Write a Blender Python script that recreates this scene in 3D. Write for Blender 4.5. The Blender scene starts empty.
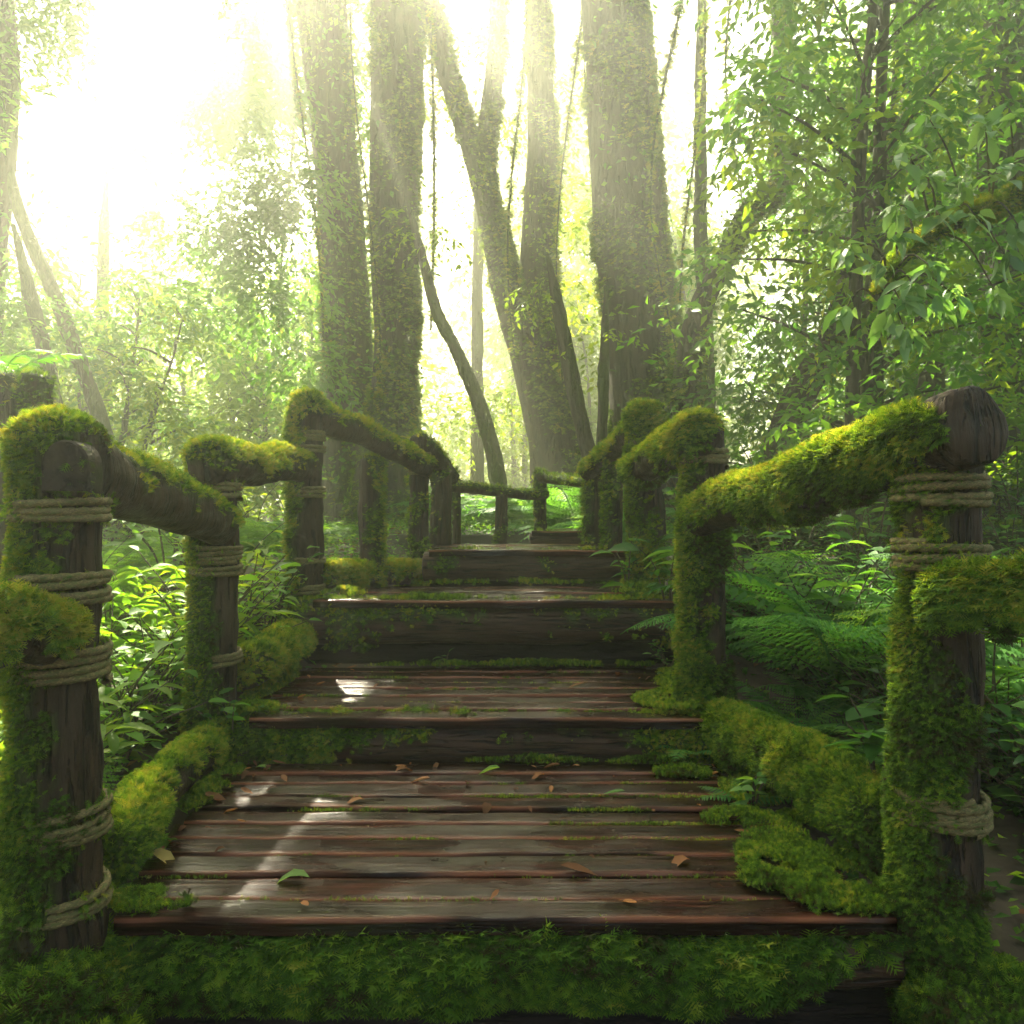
import bpy, math
import numpy as np
from mathutils import Vector
rng = np.random.default_rng(11)
sc = bpy.context.scene
COL = sc.collection
CAMZ, F, CX, HY = 0.745, 800.0, 512.0, 517.0
def U(px, py, d):
    return np.array([(px - CX) / F * d, d, CAMZ - (py - HY) / F * d])
SUN_AZ, SUN_EL = math.radians(-18), math.radians(43)
SUN = np.array([math.sin(SUN_AZ) * math.cos(SUN_EL), math.cos(SUN_AZ) * math.cos(SUN_EL), math.sin(SUN_EL)])

# ------------------------------------------------------------------ noise
def _h(ix, iy, iz, seed):
    n = (ix.astype(np.int64) * 374761393 + iy.astype(np.int64) * 668265263 + iz.astype(np.int64) * 1274126177 + seed * 974711) & 0xFFFFFFFF
    n = ((n ^ (n >> 13)) * 1274126177) & 0xFFFFFFFF
    n = ((n ^ (n >> 16)) * 2246822519) & 0xFFFFFFFF
    return ((n ^ (n >> 15)) & 0xFFFFFF) / float(0xFFFFFF)
def vnoise(p, s=1.0, seed=0):
    p = np.asarray(p, float) * s
    i = np.floor(p).astype(np.int64); f = p - i; f = f * f * (3 - 2 * f)
    x, y, z = i[:, 0], i[:, 1], i[:, 2]; u, v, w = f[:, 0], f[:, 1], f[:, 2]
    r = 0
    for dx in (0, 1):
        for dy in (0, 1):
            for dz in (0, 1):
                r = r + _h(x + dx, y + dy, z + dz, seed) * (u if dx else 1 - u) * (v if dy else 1 - v) * (w if dz else 1 - w)
    return r
def fbm(p, s=1.0, seed=0, o=3):
    a, t, r = 0.5, 0, 0
    for k in range(o):
        r = r + a * vnoise(p, s * 2 ** k, seed + k * 17); t += a; a *= .5
    return r / t
def nrm(v):
    return v / np.maximum(np.linalg.norm(v, axis=-1, keepdims=True), 1e-9)

# ------------------------------------------------------------------ mesh building
class Geo:
    def __init__(s):
        s.V, s.Fc, s.R, s.M, s.n = [], [], [], [], 0
        s.mat = {}
    def add(s, V, faces, rnd=0.5, moss=0.0, mi=0):
        """faces: list of int arrays (m,3) or (m,4)"""
        V = np.asarray(V, float); k = len(V)
        s.V.append(V)
        s.R.append(np.broadcast_to(np.asarray(rnd, float), (k,)))
        s.M.append(np.broadcast_to(np.asarray(moss, float), (k,)))
        for f in faces:
            f = np.asarray(f, np.int64)
            if len(f):
                s.Fc.append((f + s.n, mi))
        s.n += k
        return s
    def verts(s): return np.concatenate(s.V)
    def tris(s):
        out = []
        for f, _ in s.Fc:
            if f.shape[1] == 3: out.append(f)
            else: out += [f[:, [0, 1, 2]], f[:, [0, 2, 3]]]
        return np.concatenate(out)
    def mesh(s, name, mats, smooth=True):
        V = s.verts(); me = bpy.data.meshes.new(name)
        me.vertices.add(len(V)); me.vertices.foreach_set('co', V.astype(np.float32).ravel())
        li = np.concatenate([f.ravel() for f, _ in s.Fc]).astype(np.int32)
        sz = np.concatenate([np.full(len(f), f.shape[1]) for f, _ in s.Fc])
        mi = np.concatenate([np.full(len(f), m) for f, m in s.Fc]).astype(np.int32)
        st = np.concatenate([[0], np.cumsum(sz)[:-1]]).astype(np.int32)
        me.loops.add(len(li)); me.loops.foreach_set('vertex_index', li)
        me.polygons.add(len(sz)); me.polygons.foreach_set('loop_start', st)
        me.polygons.foreach_set('material_index', mi)
        me.polygons.foreach_set('use_smooth', np.full(len(sz), smooth))
        a = me.attributes.new('rnd', 'FLOAT', 'POINT'); a.data.foreach_set('value', np.concatenate(s.R).astype(np.float32))
        a = me.attributes.new('moss', 'FLOAT', 'POINT'); a.data.foreach_set('value', np.concatenate(s.M).astype(np.float32))
        for m in mats: me.materials.append(m)
        me.update(calc_edges=True)
        return me
    def build(s, name, mats, parent=None, smooth=True):
        if not isinstance(mats, (list, tuple)): mats = [mats]
        me = s.mesh(name, mats, smooth)
        o = bpy.data.objects.new(name, me); COL.objects.link(o)
        if parent is not None: o.parent = parent
        return o
def tag(o, label=None, cat=None, group=None, kind=None):
    if label: o['label'] = label
    if cat: o['category'] = cat
    if group: o['group'] = group
    if kind: o['kind'] = kind
    return o
def empty(name, label=None, cat=None, group=None, loc=None):
    # every Empty stays at the origin of its own geometry (children are built around it)
    o = bpy.data.objects.new(name, None); COL.objects.link(o); o.empty_display_size = .1
    if loc is not None: o.location = loc
    return tag(o, label, cat, group)
def copy_tree(o, parent=None):
    c = o.copy(); COL.objects.link(c)
    if parent is not None: c.parent = parent
    for ch in o.children: copy_tree(ch, c)
    return c

def smooth_path(pts, n):
    """Catmull-Rom through pts (k,4: xyz + radius) -> n samples"""
    P = np.asarray(pts, float); P = np.vstack([2 * P[0] - P[1], P, 2 * P[-1] - P[-2]])
    k = len(P) - 3; t = np.linspace(0, k - 1e-6, n); i = t.astype(int); f = (t - i)[:, None]
    a, b, c, d = P[i], P[i + 1], P[i + 2], P[i + 3]
    return .5 * (2 * b + (c - a) * f + (2 * a - 5 * b + 4 * c - d) * f ** 2 + (3 * b - a - 3 * c + d) * f ** 3)
def frames(path):
    T = nrm(np.gradient(path, axis=0)); N = np.zeros_like(T)
    up = np.array([0, 0, 1.]) if abs(T[0][2]) < .9 else np.array([1., 0, 0])
    n = np.cross(np.cross(T[0], up), T[0]); n /= np.linalg.norm(n)
    for i in range(len(T)):
        n = n - T[i] * n.dot(T[i]); n /= np.linalg.norm(n); N[i] = n
    return T, N, np.cross(T, N)
def tube(path, rad, seg=24, amp=0.0, ns=8.0, seed=0, cap=True, dome=0.0, along=0.35):
    """noisy log; caps are rings that close (domed by `dome` radii). Returns V, faces, (ring normals)"""
    path = np.asarray(path, float); rad = np.broadcast_to(np.asarray(rad, float), (len(path),))
    T, N, B = frames(path)
    ph = np.linspace(0, 2 * np.pi, seg, endpoint=False)
    D = N[:, None, :] * np.cos(ph)[None, :, None] + B[:, None, :] * np.sin(ph)[None, :, None]
    V = path[:, None, :] + D * rad[:, None, None]
    if amp:
        s = np.concatenate([[0], np.cumsum(np.linalg.norm(np.diff(path, axis=0), axis=1))])
        q = np.stack([np.broadcast_to(np.cos(ph), (len(path), seg)), np.broadcast_to(np.sin(ph), (len(path), seg)), np.broadcast_to((s / max(rad.mean(), 1e-6) * along)[:, None], (len(path), seg))], -1).reshape(-1, 3)
        d = (fbm(q + seed * 3.1, ns * .25, seed, 4) - .5) * 2 * amp
        V = V + D * (rad[:, None] * d.reshape(len(path), seg))[..., None]
    m = len(path); rings = [V[i] for i in range(m)]
    if cap:
        for end in (0, 1):
            c = path[0] if not end else path[-1]; t = -T[0] if not end else T[-1]; r = V[0] if not end else V[-1]; rr = rad[0] if not end else rad[-1]
            new = []
            for k in (.93, .7, .35, .02):
                h = dome * rr * math.sqrt(max(0, 1 - k * k)) if dome else rr * .02 * (1 - k) + rr * (.06 if k < .95 else 0)
                new.append(c + (r - c) * k + t * h)
            rings = rings + new if end else new[::-1] + rings
    R = np.array(rings); k = len(R); idx = np.arange(k * seg).reshape(k, seg)
    a, b = idx[:-1], idx[1:]; a2, b2 = np.roll(a, -1, 1), np.roll(b, -1, 1)
    q = np.stack([a, a2, b2, b], -1).reshape(-1, 4)
    return R.reshape(-1, 3), q
def vnormals(V, q):
    T = q if q.shape[1] == 3 else np.concatenate([q[:, [0, 1, 2]], q[:, [0, 2, 3]]])
    n = np.cross(V[T[:, 1]] - V[T[:, 0]], V[T[:, 2]] - V[T[:, 0]]); out = np.zeros_like(V)
    for k in range(3): np.add.at(out, T[:, k], n)
    return nrm(out)
def sample(V, tris, n):
    a, b, c = V[tris[:, 0]], V[tris[:, 1]], V[tris[:, 2]]
    cr = np.cross(b - a, c - a); ar = np.linalg.norm(cr, axis=1)
    i = rng.choice(len(tris), n, p=ar / ar.sum()); u, v = rng.random((2, n, 1)); m = (u + v) > 1
    u = np.where(m, 1 - u, u); v = np.where(m, 1 - v, v)
    return a[i] + u * (b[i] - a[i]) + v * (c[i] - a[i]), nrm(cr[i])
def instance(g, tv, tf, P, A, Nn, L, W, rnd, mi=0, H=None):
    """copies of a template (axis x = along A, y = sideways, z = along normal) merged into g"""
    n = len(P); A = nrm(A); S = nrm(np.cross(Nn, A)); Z = np.cross(A, S)
    L = np.broadcast_to(L, (n,))[:, None, None]; W = np.broadcast_to(W, (n,))[:, None, None]; Hh = L if H is None else np.broadcast_to(H, (n,))[:, None, None]
    tv = np.asarray(tv, float); k = len(tv)
    V = P[:, None] + A[:, None] * tv[None, :, 0:1] * L + S[:, None] * tv[None, :, 1:2] * W + Z[:, None] * tv[None, :, 2:3] * Hh
    off = (np.arange(n) * k)[:, None, None]
    fs = [(np.asarray(f)[None] + off).reshape(-1, np.asarray(f).shape[1]) for f in tf]
    g.add(V.reshape(-1, 3), fs, np.repeat(np.broadcast_to(rnd, (n,)), k), 0, mi)
LEAF4 = (np.array([[0, 0, 0], [.42, .5, .07], [1, 0, -.08], [.42, -.5, .07]]), [np.array([[0, 2, 1], [0, 3, 2]])])
_t = [.0, .22, .48, .75]
LEAF_V = np.array([[0, 0, 0], [.2, .36, .05], [.22, 0, 0], [.2, -.36, .05], [.48, .5, .03], [.5, 0, -.04], [.48, -.5, .03], [.76, .3, -.07], [.78, 0, -.12], [.76, -.3, -.07], [1.05, 0, -.26]])
LEAF_F = [np.array([[0, 2, 1], [0, 3, 2], [7, 8, 10], [8, 9, 10]]), np.array([[1, 2, 5, 4], [2, 3, 6, 5], [4, 5, 8, 7], [5, 6, 9, 8]])]
LEAF11 = (LEAF_V, LEAF_F)
# the slender lance-shaped leaf
LANCE = (LEAF_V * np.array([1, .62, 1.2]), LEAF_F)
BLADE = (np.array([[0, .5, 0], [0, -.5, 0], [.5, .42, .10], [.5, -.42, .10], [1, 0, -.08]]), [np.array([[0, 1, 3, 2]]), np.array([[2, 3, 4]])])
def sprig_template():
    V, T = [], []
    def tri(a, b, c):
        i = len(V); V.extend([a, b, c]); T.append([i, i + 1, i + 2])
    tri([0, .10, 0], [0, -.10, 0], [.55, .05, .10]); tri([.0, -.10, 0], [.6, -.05, .10], [.55, .05, .10])
    for t, l in ((.12, .42), (.34, .5), (.56, .42), (.76, .28)):
        for sg in (1, -1):
            z = .10 * t / .55
            tri([t - .06, sg * .04, z], [t + .09, sg * .05, z], [t + l * .75, sg * l, z + .10 * (1 if sg > 0 else .3)])
    tri([.7, .09, .12], [.7, -.09, .12], [1.05, 0, .02])
    return np.array(V, float), [np.array(T)]
SPRIG = sprig_template()
def pinna_template(pairs=8):
    V, Fq = [], []
    for k in range(pairs):
        t = .06 + k / pairs * .86; w = .5 * (1 - t) ** .75 * (.6 + .4 * min(1, t * 6)); st = .86 / pairs * .82
        for sg in (1, -1):
            i = len(V); V += [[t, 0, 0], [t + st * .35, sg * w * .6, .012], [t + st * 1.15, sg * w, -.03], [t + st, 0, 0]]
            Fq.append([i, i + 1, i + 2, i + 3] if sg < 0 else [i, i + 3, i + 2, i + 1])
    i = len(V); V += [[.9, .035, 0], [.9, -.035, 0], [1.0, 0, -.03]]
    return np.array(V), [np.array(Fq), np.array([[i, i + 1, i + 2]])]
PINNA = pinna_template()

# ------------------------------------------------------------------ materials
def newmat(name):
    m = bpy.data.materials.new(name); m.use_nodes = True; nt = m.node_tree; nt.nodes.clear()
    o = nt.nodes.new('ShaderNodeOutputMaterial'); return m, nt, o
def nd(nt, t, **kw):
    n = nt.nodes.new(t)
    for k, v in kw.items(): setattr(n, k, v)
    return n
def ramp(nt, fac, stops):
    r = nd(nt, 'ShaderNodeValToRGB'); e = r.color_ramp.elements
    while len(e) < len(stops): e.new(.5)
    for k, (p, c) in enumerate(stops): e[k].position = p; e[k].color = (*c, 1)
    nt.links.new(fac, r.inputs[0]); return r.outputs[0]
def attr(nt, n):
    a = nd(nt, 'ShaderNodeAttribute'); a.attribute_name = n; return a.outputs['Fac']
def noise(nt, scale, detail=4, vec=None, rough=.55, dist=0):
    n = nd(nt, 'ShaderNodeTexNoise'); n.inputs['Scale'].default_value = scale; n.inputs['Detail'].default_value = detail
    n.inputs['Roughness'].default_value = rough; n.inputs['Distortion'].default_value = dist
    if vec is not None: nt.links.new(vec, n.inputs['Vector'])
    return n.outputs['Fac']
def coords(nt, scale=(1, 1, 1)):
    t = nd(nt, 'ShaderNodeTexCoord'); m = nd(nt, 'ShaderNodeMapping'); m.inputs['Scale'].default_value = scale
    nt.links.new(t.outputs['Object'], m.inputs['Vector']); return m.outputs[0]
def mixc(nt, f, a, b, mode='MIX'):
    m = nd(nt, 'ShaderNodeMix', data_type='RGBA', blend_type=mode)
    for s, v in ((m.inputs[0], f), (m.inputs[6], a), (m.inputs[7], b)):
        if hasattr(v, 'is_linked') or isinstance(v, bpy.types.NodeSocket): nt.links.new(v, s)
        elif isinstance(v, (tuple, list)): s.default_value = (*v, 1)
        else: s.default_value = v
    return m.outputs[2]
def bump(nt, h, strength, dist=.01):
    b = nd(nt, 'ShaderNodeBump'); b.inputs['Strength'].default_value = strength; b.inputs['Distance'].default_value = dist
    nt.links.new(h, b.inputs['Height']); return b.outputs[0]
def leafmat(name, stops, trans=(2.5, 2.2, .6), tf=.54, rough=.5, spec=.15):
    m, nt, o = newmat(name)
    c = ramp(nt, attr(nt, 'rnd'), stops)
    p = nd(nt, 'ShaderNodeBsdfPrincipled'); p.inputs['Roughness'].default_value = rough; p.inputs['Specular IOR Level'].default_value = spec
    nt.links.new(c, p.inputs['Base Color'])
    t = nd(nt, 'ShaderNodeBsdfTranslucent'); nt.links.new(mixc(nt, 1.0, c, trans, 'MULTIPLY'), t.inputs[0])
    s = nd(nt, 'ShaderNodeMixShader'); s.inputs[0].default_value = tf
    nt.links.new(p.outputs[0], s.inputs[1]); nt.links.new(t.outputs[0], s.inputs[2]); nt.links.new(s.outputs[0], o.inputs[0])
    return m
M = {}
M['leaf'] = leafmat('leaf_green', [(0, (.024, .082, .016)), (.5, (.060, .165, .025)), (1, (.14, .25, .03))])
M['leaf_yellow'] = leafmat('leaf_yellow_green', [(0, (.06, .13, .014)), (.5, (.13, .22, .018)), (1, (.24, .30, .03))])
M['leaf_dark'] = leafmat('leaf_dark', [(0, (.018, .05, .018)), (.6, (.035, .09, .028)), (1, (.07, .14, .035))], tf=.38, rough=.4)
M['leaf_broad'] = leafmat('leaf_broad', [(0, (.03, .09, .018)), (.6, (.06, .16, .03)), (1, (.13, .24, .05))], tf=.46, rough=.5, spec=.14)
M['leaf_glossy'] = leafmat('leaf_glossy', [(0, (.05, .13, .03)), (.6, (.09, .20, .05)), (1, (.17, .28, .09))], trans=(2.2, 2.1, .9), tf=.42, rough=.3, spec=.55)
M['fern'] = leafmat('fern_frond', [(0, (.04, .13, .03)), (.6, (.08, .22, .045)), (1, (.16, .28, .03))], tf=.48, rough=.5, spec=.12)
M['fern_sunlit'] = leafmat('fern_frond_sunlit', [(0, (.06, .15, .02)), (.6, (.12, .26, .03)), (1, (.22, .34, .03))], tf=.5, rough=.5, spec=.12)  # fern tone lightened to look sunlit, for the left undergrowth
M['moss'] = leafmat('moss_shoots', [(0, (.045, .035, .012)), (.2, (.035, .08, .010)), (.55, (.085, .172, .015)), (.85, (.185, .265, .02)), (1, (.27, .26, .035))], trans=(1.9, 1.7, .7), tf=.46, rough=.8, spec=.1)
M['litter'] = leafmat('dead_leaf', [(0, (.05, .022, .012)), (.5, (.14, .06, .025)), (.8, (.30, .13, .05)), (1, (.32, .26, .08))], tf=.2, rough=.7, spec=.1)

def woodmat(name, dark, light, mossc=((.018, .03, .006), (.07, .10, .012)), rough=.75, scale=(30, 30, 3), bs=.6, wet=False, bd=.02):
    m, nt, o = newmat(name)
    v = coords(nt, scale); n1 = noise(nt, 1.0, 7, v, .62, .3); n2 = noise(nt, 3.2, 4)
    c = ramp(nt, n1, [(.28, dark), (.5, tuple((a + b) / 2 for a, b in zip(dark, light))), (.74, light)])
    c = mixc(nt, n2, c, mixc(nt, 1.0, c, (.62, .6, .6), 'MULTIPLY'))
    n3 = noise(nt, 1.0, 3, coords(nt, tuple(q_ * 1.9 for q_ in scale)), .5, .8); ck = ramp(nt, n3, [(.36, (.22,) * 3), (.46, (1, 1, 1))]); c = mixc(nt, 1.0, c, ck, 'MULTIPLY')
    ha = nd(nt, 'ShaderNodeMath', operation='ADD'); nt.links.new(n1, ha.inputs[0]); nt.links.new(ck, ha.inputs[1]); n1 = ha.outputs[0]
    mc = ramp(nt, noise(nt, 60, 3), [(.3, mossc[0]), (.7, mossc[1])])
    c = mixc(nt, attr(nt, 'moss'), c, mc)
    p = nd(nt, 'ShaderNodeBsdfPrincipled'); nt.links.new(c, p.inputs['Base Color'])
    if wet:
        rr = ramp(nt, noise(nt, 6, 5), [(.35, (rough - .2,) * 3), (.65, (rough + .15,) * 3)]); nt.links.new(rr, p.inputs['Roughness'])
    else: p.inputs['Roughness'].default_value = rough
    p.inputs['Specular IOR Level'].default_value = .22
    nt.links.new(bump(nt, n1, bs, bd), p.inputs['Normal']); nt.links.new(p.outputs[0], o.inputs[0])
    return m
M['bark'] = woodmat('bark', (.018, .012, .008), (.12, .088, .058), scale=(11, 11, 2.2), bs=1.0, bd=.08)
M['log'] = woodmat('weathered_log', (.012, .007, .004), (.085, .048, .026), rough=.65, bs=1.0, wet=True)
M['stairlog'] = woodmat('stair_log', (.014, .007, .004), (.14, .068, .038), rough=.55, scale=(3, 40, 40), bs=.6, wet=True)
M['cutend'] = woodmat('cut_wood_end', (.010, .006, .004), (.05, .030, .016), rough=.7, scale=(25, 25, 25), bs=.4)
M['boardshade'] = woodmat('shaded_board', (.008, .006, .005), (.03, .018, .014), scale=(3, 30, 30))  # near-black wood tone standing in for deep shadow under the risers
M['twig'] = woodmat('twig', (.05, .04, .02), (.16, .12, .06), scale=(20, 20, 20))
# the wet planks
m, nt, o = newmat('wet_plank')
v = coords(nt, (1.6, 34, 34)); gr = noise(nt, 1.0, 8, v, .65, .5)
fine = noise(nt, 1.0, 4, coords(nt, (4, 120, 120)), .6); wetn = noise(nt, 5.0, 5, coords(nt, (.8, 1.5, 1)), .6)
c = ramp(nt, gr, [(.25, (.004, .0014, .0009)), (.5, (.014, .004, .002)), (.72, (.052, .014, .0065))])
c = mixc(nt, 1.0, c, ramp(nt, fine, [(.36, (.25,) * 3), (.52, (1, 1, 1)), (.7, (1.9, 1.7, 1.6))]), 'MULTIPLY')
alg = ramp(nt, noise(nt, 4.5, 4, coords(nt, (.7, 2, 1))), [(.52, (0, 0, 0)), (.68, (.55, .55, .55))])
c = mixc(nt, alg, c, (.016, .018, .005))
c = mixc(nt, attr(nt, 'moss'), c, mixc(nt, gr, (.09, .028, .016), (.28, .10, .05)))
p = nd(nt, 'ShaderNodeBsdfPrincipled'); nt.links.new(c, p.inputs['Base Color'])
rr = ramp(nt, wetn, [(.36, (.08,) * 3), (.5, (.18,) * 3), (.66, (.45,) * 3)]); nt.links.new(rr, p.inputs['Roughness'])
nt.links.new(ramp(nt, wetn, [(.34, (.30,) * 3), (.60, (.04,) * 3)]), p.inputs['Specular IOR Level'])
hh = nd(nt, 'ShaderNodeMath', operation='ADD'); hf = nd(nt, 'ShaderNodeMath', operation='ADD'); nt.links.new(gr, hf.inputs[0]); nt.links.new(fine, hf.inputs[1]); nt.links.new(hf.outputs[0], hh.inputs[0])
h2 = nd(nt, 'ShaderNodeMath', operation='MULTIPLY'); nt.links.new(wetn, h2.inputs[0]); h2.inputs[1].default_value = .8; nt.links.new(h2.outputs[0], hh.inputs[1])
nt.links.new(bump(nt, hh.outputs[0], .5, .008), p.inputs['Normal']); nt.links.new(p.outputs[0], o.inputs[0]); M['plank'] = m
# rope
m, nt, o = newmat('old_rope')
c = ramp(nt, noise(nt, 45, 4), [(.3, (.045, .030, .010)), (.6, (.21, .145, .05)), (.8, (.40, .30, .11))])
c = mixc(nt, ramp(nt, noise(nt, 14, 3), [(.45, (0, 0, 0)), (.65, (.8, .8, .8))]), c, (.06, .085, .012))
p = nd(nt, 'ShaderNodeBsdfPrincipled'); nt.links.new(c, p.inputs['Base Color']); p.inputs['Roughness'].default_value = .85
nt.links.new(bump(nt, noise(nt, 400, 2), .4, .002), p.inputs['Normal']); nt.links.new(p.outputs[0], o.inputs[0]); M['rope'] = m
# forest soil
m, nt, o = newmat('forest_soil')
c = ramp(nt, noise(nt, 7, 8, None, .7), [(.3, (.012, .009, .006)), (.55, (.04, .028, .016)), (.75, (.09, .06, .03))])
c = mixc(nt, ramp(nt, noise(nt, 1.3, 5), [(.42, (0, 0, 0)), (.6, (1, 1, 1))]), c, (.025, .042, .010))
p = nd(nt, 'ShaderNodeBsdfPrincipled'); nt.links.new(c, p.inputs['Base Color']); p.inputs['Roughness'].default_value = .9
nt.links.new(bump(nt, noise(nt, 30, 6, None, .7), .9, .05), p.inputs['Normal']); nt.links.new(p.outputs[0], o.inputs[0]); M['soil'] = m

# ------------------------------------------------------------------ moss
DK = .62
def moss_blades(g, P, N, length, width, droop=.5, out=1.0, tone=None, clump=9.0, wild=.55):
    n = len(P); cl = fbm(P, clump, 5, 2)
    r = rng.normal(size=(n, 3))
    A = nrm(N * out + r * wild + np.array([0, 0, -1.]) * droop)
    L = length * (.45 + 1.1 * rng.random(n)) * (.45 + 1.2 * cl)
    t = np.clip((.5 if tone is None else tone) + (vnoise(P, clump * 1.7, 9) - .5) * .7 + (rng.random(n) - .5) * .75, 0, 1)
    instance(g, *SPRIG, P + N * .001, A, N + r * .3, L, L * (.8 + .5 * rng.random(n)) * (width / .0036) ** .25, t, H=L * 1.4)
def mossy(name, g, dens, maskf, length, width, parent, droop=.5, tone=.55, out=1.0, wild=.55, clump=9.0, skip=None):
    """moss as its own mesh on the surface of the Geo g"""
    V, T = g.verts(), g.tris(); a = np.linalg.norm(np.cross(V[T[:, 1]] - V[T[:, 0]], V[T[:, 2]] - V[T[:, 0]]), axis=1).sum() / 2
    n = int(a * dens * DK); P, N = sample(V, T, n); k = rng.random(n) < maskf(P, N)
    m = Geo(); 
    if k.sum() < 90: return None
    tn = tone(P[k], N[k]) if callable(tone) else tone  # callable tones paint sunlit sides: lighter moss on left and upper faces
    moss_blades(m, P[k], N[k], length, width, droop, out, tn, clump, wild)
    return m.build(name, M['moss'], parent)
def sm(x, a, b):
    t = np.clip((x - a) / (b - a), 0, 1); return t * t * (3 - 2 * t)
def patchy(lo, hi, s=7.0, seed=3, up=0.0, left=0.0, base=None):
    """moss where the noise is high; more on upward (up) and left-hand (left) faces"""
    def f(P, N):
        v = fbm(P, s, seed, 3) * .72 + fbm(P, 38, seed + 2, 2) * .28 + up * N[:, 2] - left * N[:, 0]
        if base is not None: v = v + base(P)
        return sm(v, lo, hi)
    return f
def log(name, path, rad, maskf, mat, parent, seg=32, amp=.10, rows=None, seed=0, dome=.35, swell=.012, dens=0, mlen=.014, mw=.003, droop=.5, tone=.55, out=1.0, wild=.55, noise_s=8.0, clump=9.0, mossname='moss', along=.35):
    """a log: lumpy, cushioned where mossy, with its moss as a child"""
    path = np.asarray(path, float); Lth = np.linalg.norm(np.diff(path[:, :3], axis=0), axis=1).sum()
    rows = rows or max(10, min(90, int(Lth / .014)))
    q = smooth_path(np.c_[path, np.broadcast_to(rad, (len(path),))], rows)
    V, fq = tube(q[:, :3], q[:, 3], seg, amp, noise_s, seed, True, dome, along)
    N = vnormals(V, fq); mk = maskf(V, N)
    V = V + N * (mk * swell * (.3 + 1.4 * fbm(V, 22, seed + 4, 2)))[:, None]
    g = Geo().add(V, [fq], .5, np.clip(mk * 1.15, 0, 1))
    o = g.build(name, mat, parent)
    if dens: mossy(mossname, g, dens, maskf, mlen, mw, o, droop, tone, out, wild, clump)
    return o
def rope(parent, base, axis, R, turns, r=.0075, spread=2.05, tilt=0.0, seed=0, squash=(1, 1)):
    base = np.asarray(base, float); axis = nrm(np.asarray(axis, float)); n = int(turns * 150); t = np.linspace(0, turns, n)
    up = np.array([0, 1., 0]) if abs(axis[1]) < .9 else np.array([1., 0, 0])
    X = nrm(np.cross(axis, up)); Y = np.cross(axis, X); ph = t * 2 * np.pi + seed * 1.7
    w = .0025 * np.sin(ph * .37 + seed) + .002 * np.sin(ph * 1.3 + 2 * seed)
    rr = R + .002 * np.sin(ph * 2.3 + seed)
    path = base + axis[None] * (t * r * spread + w + tilt * np.cos(ph) * R)[:, None] + X * (rr * np.cos(ph) * squash[0])[:, None] + Y * (rr * np.sin(ph) * squash[1])[:, None]
    T, N, B = frames(path); s = np.concatenate([[0], np.cumsum(np.linalg.norm(np.diff(path, axis=0), axis=1))]); seg = 15
    a = np.linspace(0, 2 * np.pi, seg, endpoint=False)
    rad = r * (.78 + .38 * np.abs(np.cos(1.5 * (a[None] + s[:, None] / r * .62))))
    V = path[:, None] + (N[:, None] * np.cos(a)[None, :, None] + B[:, None] * np.sin(a)[None, :, None]) * rad[..., None]
    idx = np.arange(n * seg).reshape(n, seg); A_, B_ = idx[:-1], idx[1:]
    q = np.stack([A_, np.roll(A_, -1, 1), np.roll(B_, -1, 1), B_], -1).reshape(-1, 4)
    g = Geo().add(V.reshape(-1, 3), [q]); o = g.build('rope_lashing', M['rope'], parent)
    if base[1] < 3: mossy('moss', g, 26000, patchy(.50, .64, 9, int(seed) % 50, left=.12), .010, .003, parent, .3, .5)
    return o
def rope_px(parent, x, d, py0, turns, R, r=.0075, **k):
    z = CAMZ - (py0 - HY) / F * d
    return rope(parent, (x, d, z), (0, 0, -1), R, turns, r, **k)

# ------------------------------------------------------------------ ground
def gz(x, y):
    x = np.asarray(x, float); y = np.asarray(y, float)
    b = np.interp(y, [-40, -3, 0, 1.38, 1.5, 2.5, 3.4, 4.1, 5, 7, 10, 20, 45], [-4, -1.0, -.5, -.36, -.13, .0, .22, .42, .52, .62, .72, 1.3, 3])
    r = np.abs(x) - .95
    side = np.where(x > 0, .06, -.10) * np.clip(r, 0, 6) * np.clip(1 - y / 30, 0, 1)
    P = np.stack([x, y, x * 0], -1).reshape(-1, 3)
    n = (fbm(P, .7, 21, 4) - .5).reshape(x.shape) * .5 * np.clip(r * .8 + .1, 0.04, 1)
    return b + side + n - .17 * (1 - sm(np.abs(x), .78, 1.0)) * (y < 6.5)
gx = np.concatenate([np.linspace(-48, -6, 30), np.linspace(-5.8, 5.8, 120), np.linspace(6, 48, 30)])
gy = np.concatenate([np.linspace(-14, -.6, 16), np.linspace(-.5, 7, 110), np.linspace(7.3, 48, 50)])
X, Y = np.meshgrid(gx, gy); Z = gz(X, Y)
idx = np.arange(X.size).reshape(X.shape)
q = np.stack([idx[:-1, :-1], idx[:-1, 1:], idx[1:, 1:], idx[1:, :-1]], -1).reshape(-1, 4)
gground = Geo().add(np.stack([X, Y, Z], -1).reshape(-1, 3), [q])
tag(gground.build('ground', M['soil']), kind='structure')

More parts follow.
